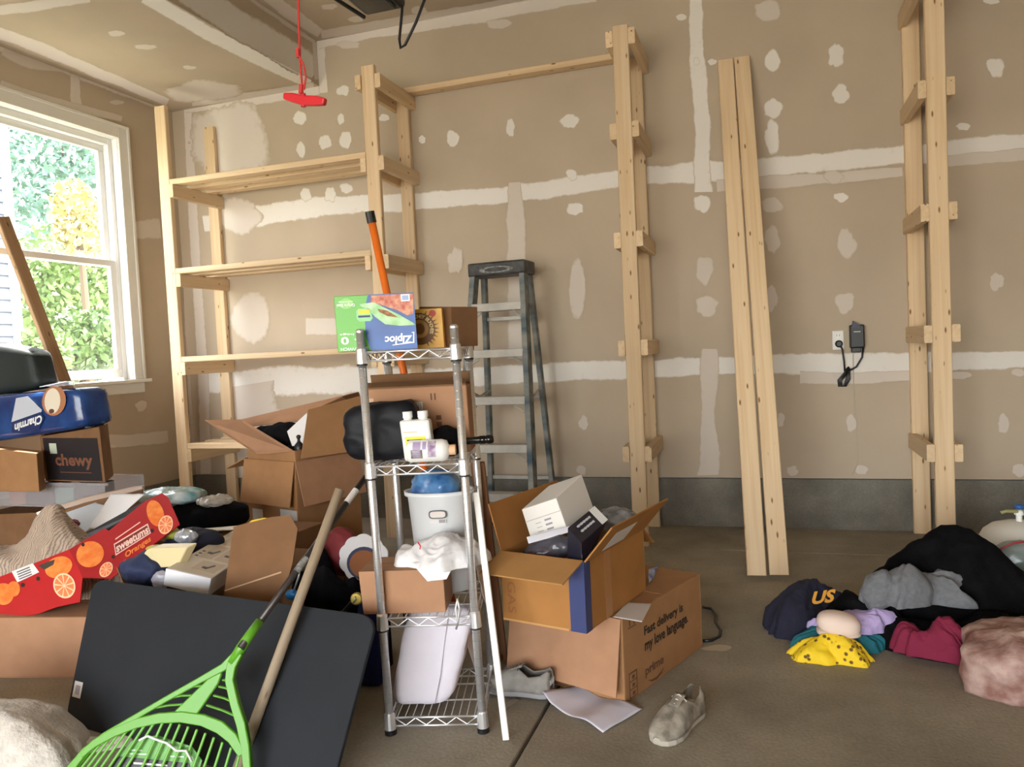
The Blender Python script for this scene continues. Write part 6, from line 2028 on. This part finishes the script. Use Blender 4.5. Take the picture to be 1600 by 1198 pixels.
a, b = PZ(372, 1200, 0.016), PY(531, 764, 2.07)
wp = thing('wooden_pole', 'weathered round wooden pole leaning across the dark panel', 'pole', a)
X = (b - a).normalized()
mb = MB().tube([(0, 0, 0), ((b - a).length, 0, 0)], [0.0165, 0.0145], 16)
me = bpy.data.meshes.new('pole_shaft')
me.from_pydata([tuple(v) for v in mb.v], [], mb.f)
me.update()
Yv = V((0, 0, 1)).cross(X).normalized()
Zv = X.cross(Yv)
link('pole_shaft', me, M_POLE, wp, smooth=True, mw=Matrix(((X.x, Yv.x, Zv.x, a.x), (X.y, Yv.y, Zv.y, a.y), (X.z, Yv.z, Zv.z, a.z), (0, 0, 0, 1))))
M_FUZZ = mat('fuzzy_grey_blanket', (196, 188, 178), 0.95, rgb2=(218, 210, 200), vscale=26, bump=0.5, bscale=90, sheen=0.3)
tag(mound('fleece_blanket', (-2.36, 1.62, 0.002), 0.40, 0.20, R(14), 0.26, 9.9, M_FUZZ, wr=0.025, freq=6, pw=2.3, ragged=0.15), 'fuzzy pale grey blanket heaped at the lower left corner', 'blanket')
c = PZ(158, 1165, 0.002)
tag(mound('fleece_scrap', c, 0.08, 0.05, 0.4, 0.025, 2.9, M_FUZZ, wr=0.008, freq=20, ragged=0.3), 'fuzzy grey scrap on the floor behind the green rake', 'fabric')

# ================================================================== CLOTHES, TANK AND BUNDLE ON THE RIGHT
tag(mound('black_blanket', (0.69, 3.36, 0.002), 0.36, 0.26, R(-12), 0.325, 1.7, M_BLKC, wr=0.045, freq=5.5, pw=2.2, ragged=0.2, lean=(-0.06, 0.0), rings=48, segs=140), 'large black blanket heap on the floor in front of the pine frame', 'blanket')
tag(mound('black_sweater', (0.78, 3.05, 0.002), 0.42, 0.13, R(-8), 0.16, 5.7, M_BLKC, wr=0.03, freq=9, pw=2.6, ragged=0.3), 'black sweater spread in front of the large black blanket', 'sweater')
tag(mound('black_trousers', (0.32, 3.20, 0.002), 0.17, 0.12, R(15), 0.17, 3.3, M_BLKC, wr=0.03, freq=9, ragged=0.25), 'black trousers bunched between grey shirt and navy shirt', 'trousers')
M_GKNIT = mat('grey_knit', (112, 114, 118), 0.95, var=0.12, vscale=60, bump=0.3, bscale=300)
c = PY(1432, 925, 3.22)
tag(mound('grey_shirt', (c.x, 3.20, 0.15), 0.19, 0.12, R(10), 0.15, 7.9, M_GKNIT, wr=0.04, freq=8, pw=1.8, ragged=0.5), 'grey knit shirt draped on the front of the black blanket', 'shirt')
c = PY(1372, 922, 3.12)
tag(blob('grey_sock', c, 0.05, 0.04, 0.075, 2.7, M_GKNIT, amp=0.012, freq=12, rot=Matrix.Rotation(R(20), 3, 'Y')), 'grey sock hanging left of the grey knit shirt', 'sock')
M_NAVYT = mat('navy_jersey', (24, 24, 44), 0.9, var=0.15, vscale=20, bump=0.25, bscale=200)
nv = thing('navy_shirt', 'navy shirt with gold lettering at the left end of the pile', 'shirt', (0.13, 3.2, 0))
mound('shirt_cloth', (0.135, 3.22, 0.002), 0.19, 0.125, R(28), 0.17, 4.9, M_NAVYT, wr=0.03, freq=9, pw=2.4, ragged=0.25, parent=nv)
M_GOLD = mat('gold_print', (222, 160, 62), 0.5)
g = PF((1264, 950, 3.1), (1304, 940, 3.1), (1270, 926, 3.16))
g.text('gold_lettering', 'US', (1268, 948), (1303, 944), (1274, 927), M_GOLD, nv, bold=0.04, off=0.012)
tag(mound('lavender_shirt', (0.30, 3.08, 0.06), 0.16, 0.06, R(12), 0.09, 8.3, mat('lavender_cloth', (178, 160, 206), 0.85, bump=0.2, bscale=200), wr=0.02, freq=13, ragged=0.35), 'lavender top draped across the middle of the pile', 'top')
tag(mound('teal_shorts', (0.235, 3.03, 0.002), 0.16, 0.075, R(10), 0.085, 6.2, mat('teal_cloth', (24, 104, 116), 0.8, bump=0.2, bscale=150), wr=0.02, freq=14, ragged=0.3), 'teal cloth showing under the cream slipper', 'cloth')
cs_ = PY(1310, 974, 2.97)
sl = thing('cream_slipper', 'cream pinkish slipper resting on teal cloth', 'slipper', cs_)
blob('slipper_upper', cs_, 0.075, 0.055, 0.042, 1.1, mat('cream_felt', (226, 204, 190), 0.85), amp=0.003, freq=6, sq=2.4, rot=Matrix.Rotation(R(8), 3, 'Y'), parent=sl, ridged=False)
blob('slipper_sole', cs_ - V((0, -0.005, 0.03)), 0.076, 0.05, 0.014, 1.1, mat('slipper_sole', (206, 186, 172), 0.8), amp=0.002, freq=6, sq=3, parent=sl, ridged=False)
ym = mat('yellow_floral', (232, 196, 30), 0.75, rgb2=(232, 196, 30), vscale=3)
nt = ym.node_tree
tc = nt.nodes.new('ShaderNodeTexCoord')
vo = nt.nodes.new('ShaderNodeTexVoronoi')
vo.inputs['Scale'].default_value = 44
nt.links.new(tc.outputs['Object'], vo.inputs['Vector'])
cr = nt.nodes.new('ShaderNodeValToRGB')
cr.color_ramp.elements[0].position = 0.24
cr.color_ramp.elements[0].color = lin((104, 72, 24))
cr.color_ramp.elements[1].position = 0.34
cr.color_ramp.elements[1].color = lin((234, 198, 30))
nt.links.new(vo.outputs['Distance'], cr.inputs[0])
nt.links.new(cr.outputs[0], nt.nodes['Principled BSDF'].inputs['Base Color'])
tag(mound('yellow_blouse', (0.20, 2.93, 0.002), 0.155, 0.075, R(4), 0.075, 5.1, ym, wr=0.02, freq=14, ragged=0.35), 'yellow patterned top lying at the front of the pile', 'top')
tag(mound('maroon_shirt', (0.545, 2.96, 0.03), 0.12, 0.06, R(-12), 0.13, 3.9, mat('maroon_jersey', (122, 22, 56), 0.85, bump=0.2, bscale=200), wr=0.03, freq=12, ragged=0.35), 'maroon top poking out of the black pile', 'top')
tag(blob('grey_green_sock', PZ(1408, 1000, 0.03), 0.05, 0.035, 0.028, 3.2, mat('grey_green_cloth', (60, 74, 72), 0.9), amp=0.008, freq=18, flat=0.001), 'dull grey-green sock below the maroon top', 'sock')
tag(blob('stone_bundle', (0.86, 2.80, 0.085), 0.25, 0.16, 0.10, 7.4, mat('pink_mottle', (134, 94, 84), 0.7, rgb2=(188, 160, 150), vscale=15, bump=0.35, bscale=60), amp=0.03, freq=8, sq=4.5, rot=Matrix.Rotation(R(-14), 3, 'Z') @ Matrix.Rotation(R(-8), 3, 'Y'), flat=0.001), 'mottled pinkish-brown crumpled bundle at the right edge', 'bundle')

tx = PY(1593, 850, 3.72)
tk = thing('propane_tank', 'white propane tank with valve behind the black blanket', 'tank', (tx.x, 3.72, 0))
M_TANK = mat('tank_white', (226, 224, 216), 0.35)
MB().lathe((tx.x, 3.72, 0.03), (0, 0, 1), [(0.10, 0), (0.135, 0.02), (0.155, 0.06), (0.155, 0.20), (0.15, 0.235), (0.135, 0.265), (0.105, 0.29), (0.06, 0.305), (0.025, 0.31)], 36).build('tank_body', M_TANK, tk, smooth=True)
MB().lathe((tx.x, 3.72, 0.002), (0, 0, 1), [(0.10, 0), (0.104, 0.03)], 30).build('foot_ring', M_TANK, tk)
MB().lathe((tx.x, 3.72, 0.17), (0, 0, 1), [(0.1562, 0), (0.1572, 0.004), (0.1562, 0.008)], 36).build('weld_seam', M_TANK, tk, smooth=True)
MB().lathe((tx.x, 3.72, 0.335), (0, 0, 1), [(0.012, 0), (0.012, 0.03), (0.018, 0.032), (0.018, 0.05), (0.01, 0.055)], 14).build('valve', M_VINYL, tk)
MB().tube([(tx.x - 0.01, 3.70, 0.385), (tx.x - 0.055, 3.69, 0.388), (tx.x - 0.075, 3.69, 0.38)], 0.007, 8).build('valve_outlet', mat('olive_hose', (150, 146, 96), 0.5), tk)
MB().tube([(tx.x + 0.01, 3.70, 0.385), (tx.x + 0.07, 3.70, 0.40), (tx.x + 0.16, 3.72, 0.37)], 0.008, 8).build('gas_hose', mat('olive_hose', (150, 146, 96)), tk, smooth=True)
blob('blue_cap', (tx.x, 3.72, 0.402), 0.018, 0.018, 0.012, 1.3, mat('cap_blue', (40, 92, 160), 0.4), amp=0.001, parent=tk, ridged=False)
zc_ = PY(1595, 862, 3.46)
zg = thing('zipper_bag', 'clear zipper bag with red trim in front of the white tank', 'bag', zc_)
blob('bag_film', (zc_.x + 0.04, 3.46, 0.19), 0.15, 0.07, 0.12, 3.9, mat('grey_clear_film', (150, 160, 160), 0.2, alpha=0.75, rgb2=(84, 104, 96), vscale=9), amp=0.01, freq=10, sq=3, parent=zg)
MB().tube([PY(1556, 868, 3.37), PY(1568, 855, 3.37), PY(1584, 848, 3.37), PY(1610, 845, 3.37)], 0.004, 6).build('red_zipper', mat('zip_red', (140, 30, 44), 0.5), zg, smooth=True)
tag(blob('pale_blue_cloth', (PY(1592, 905, 3.52).x + 0.02, 3.60, 0.09), 0.07, 0.06, 0.09, 5.9, mat('pale_blue_cloth', (170, 178, 200), 0.85), amp=0.012, freq=12, flat=0.001), 'pale blue cloth beside the black blanket at the right edge', 'cloth')
tag(blob('slate_cloth', (PY(1580, 960, 3.1).x, 3.12, 0.06), 0.06, 0.05, 0.06, 6.9, mat('slate_cloth', (70, 84, 92), 0.85), amp=0.012, freq=12, flat=0.001), 'small slate-grey cloth behind the pinkish bundle', 'cloth')
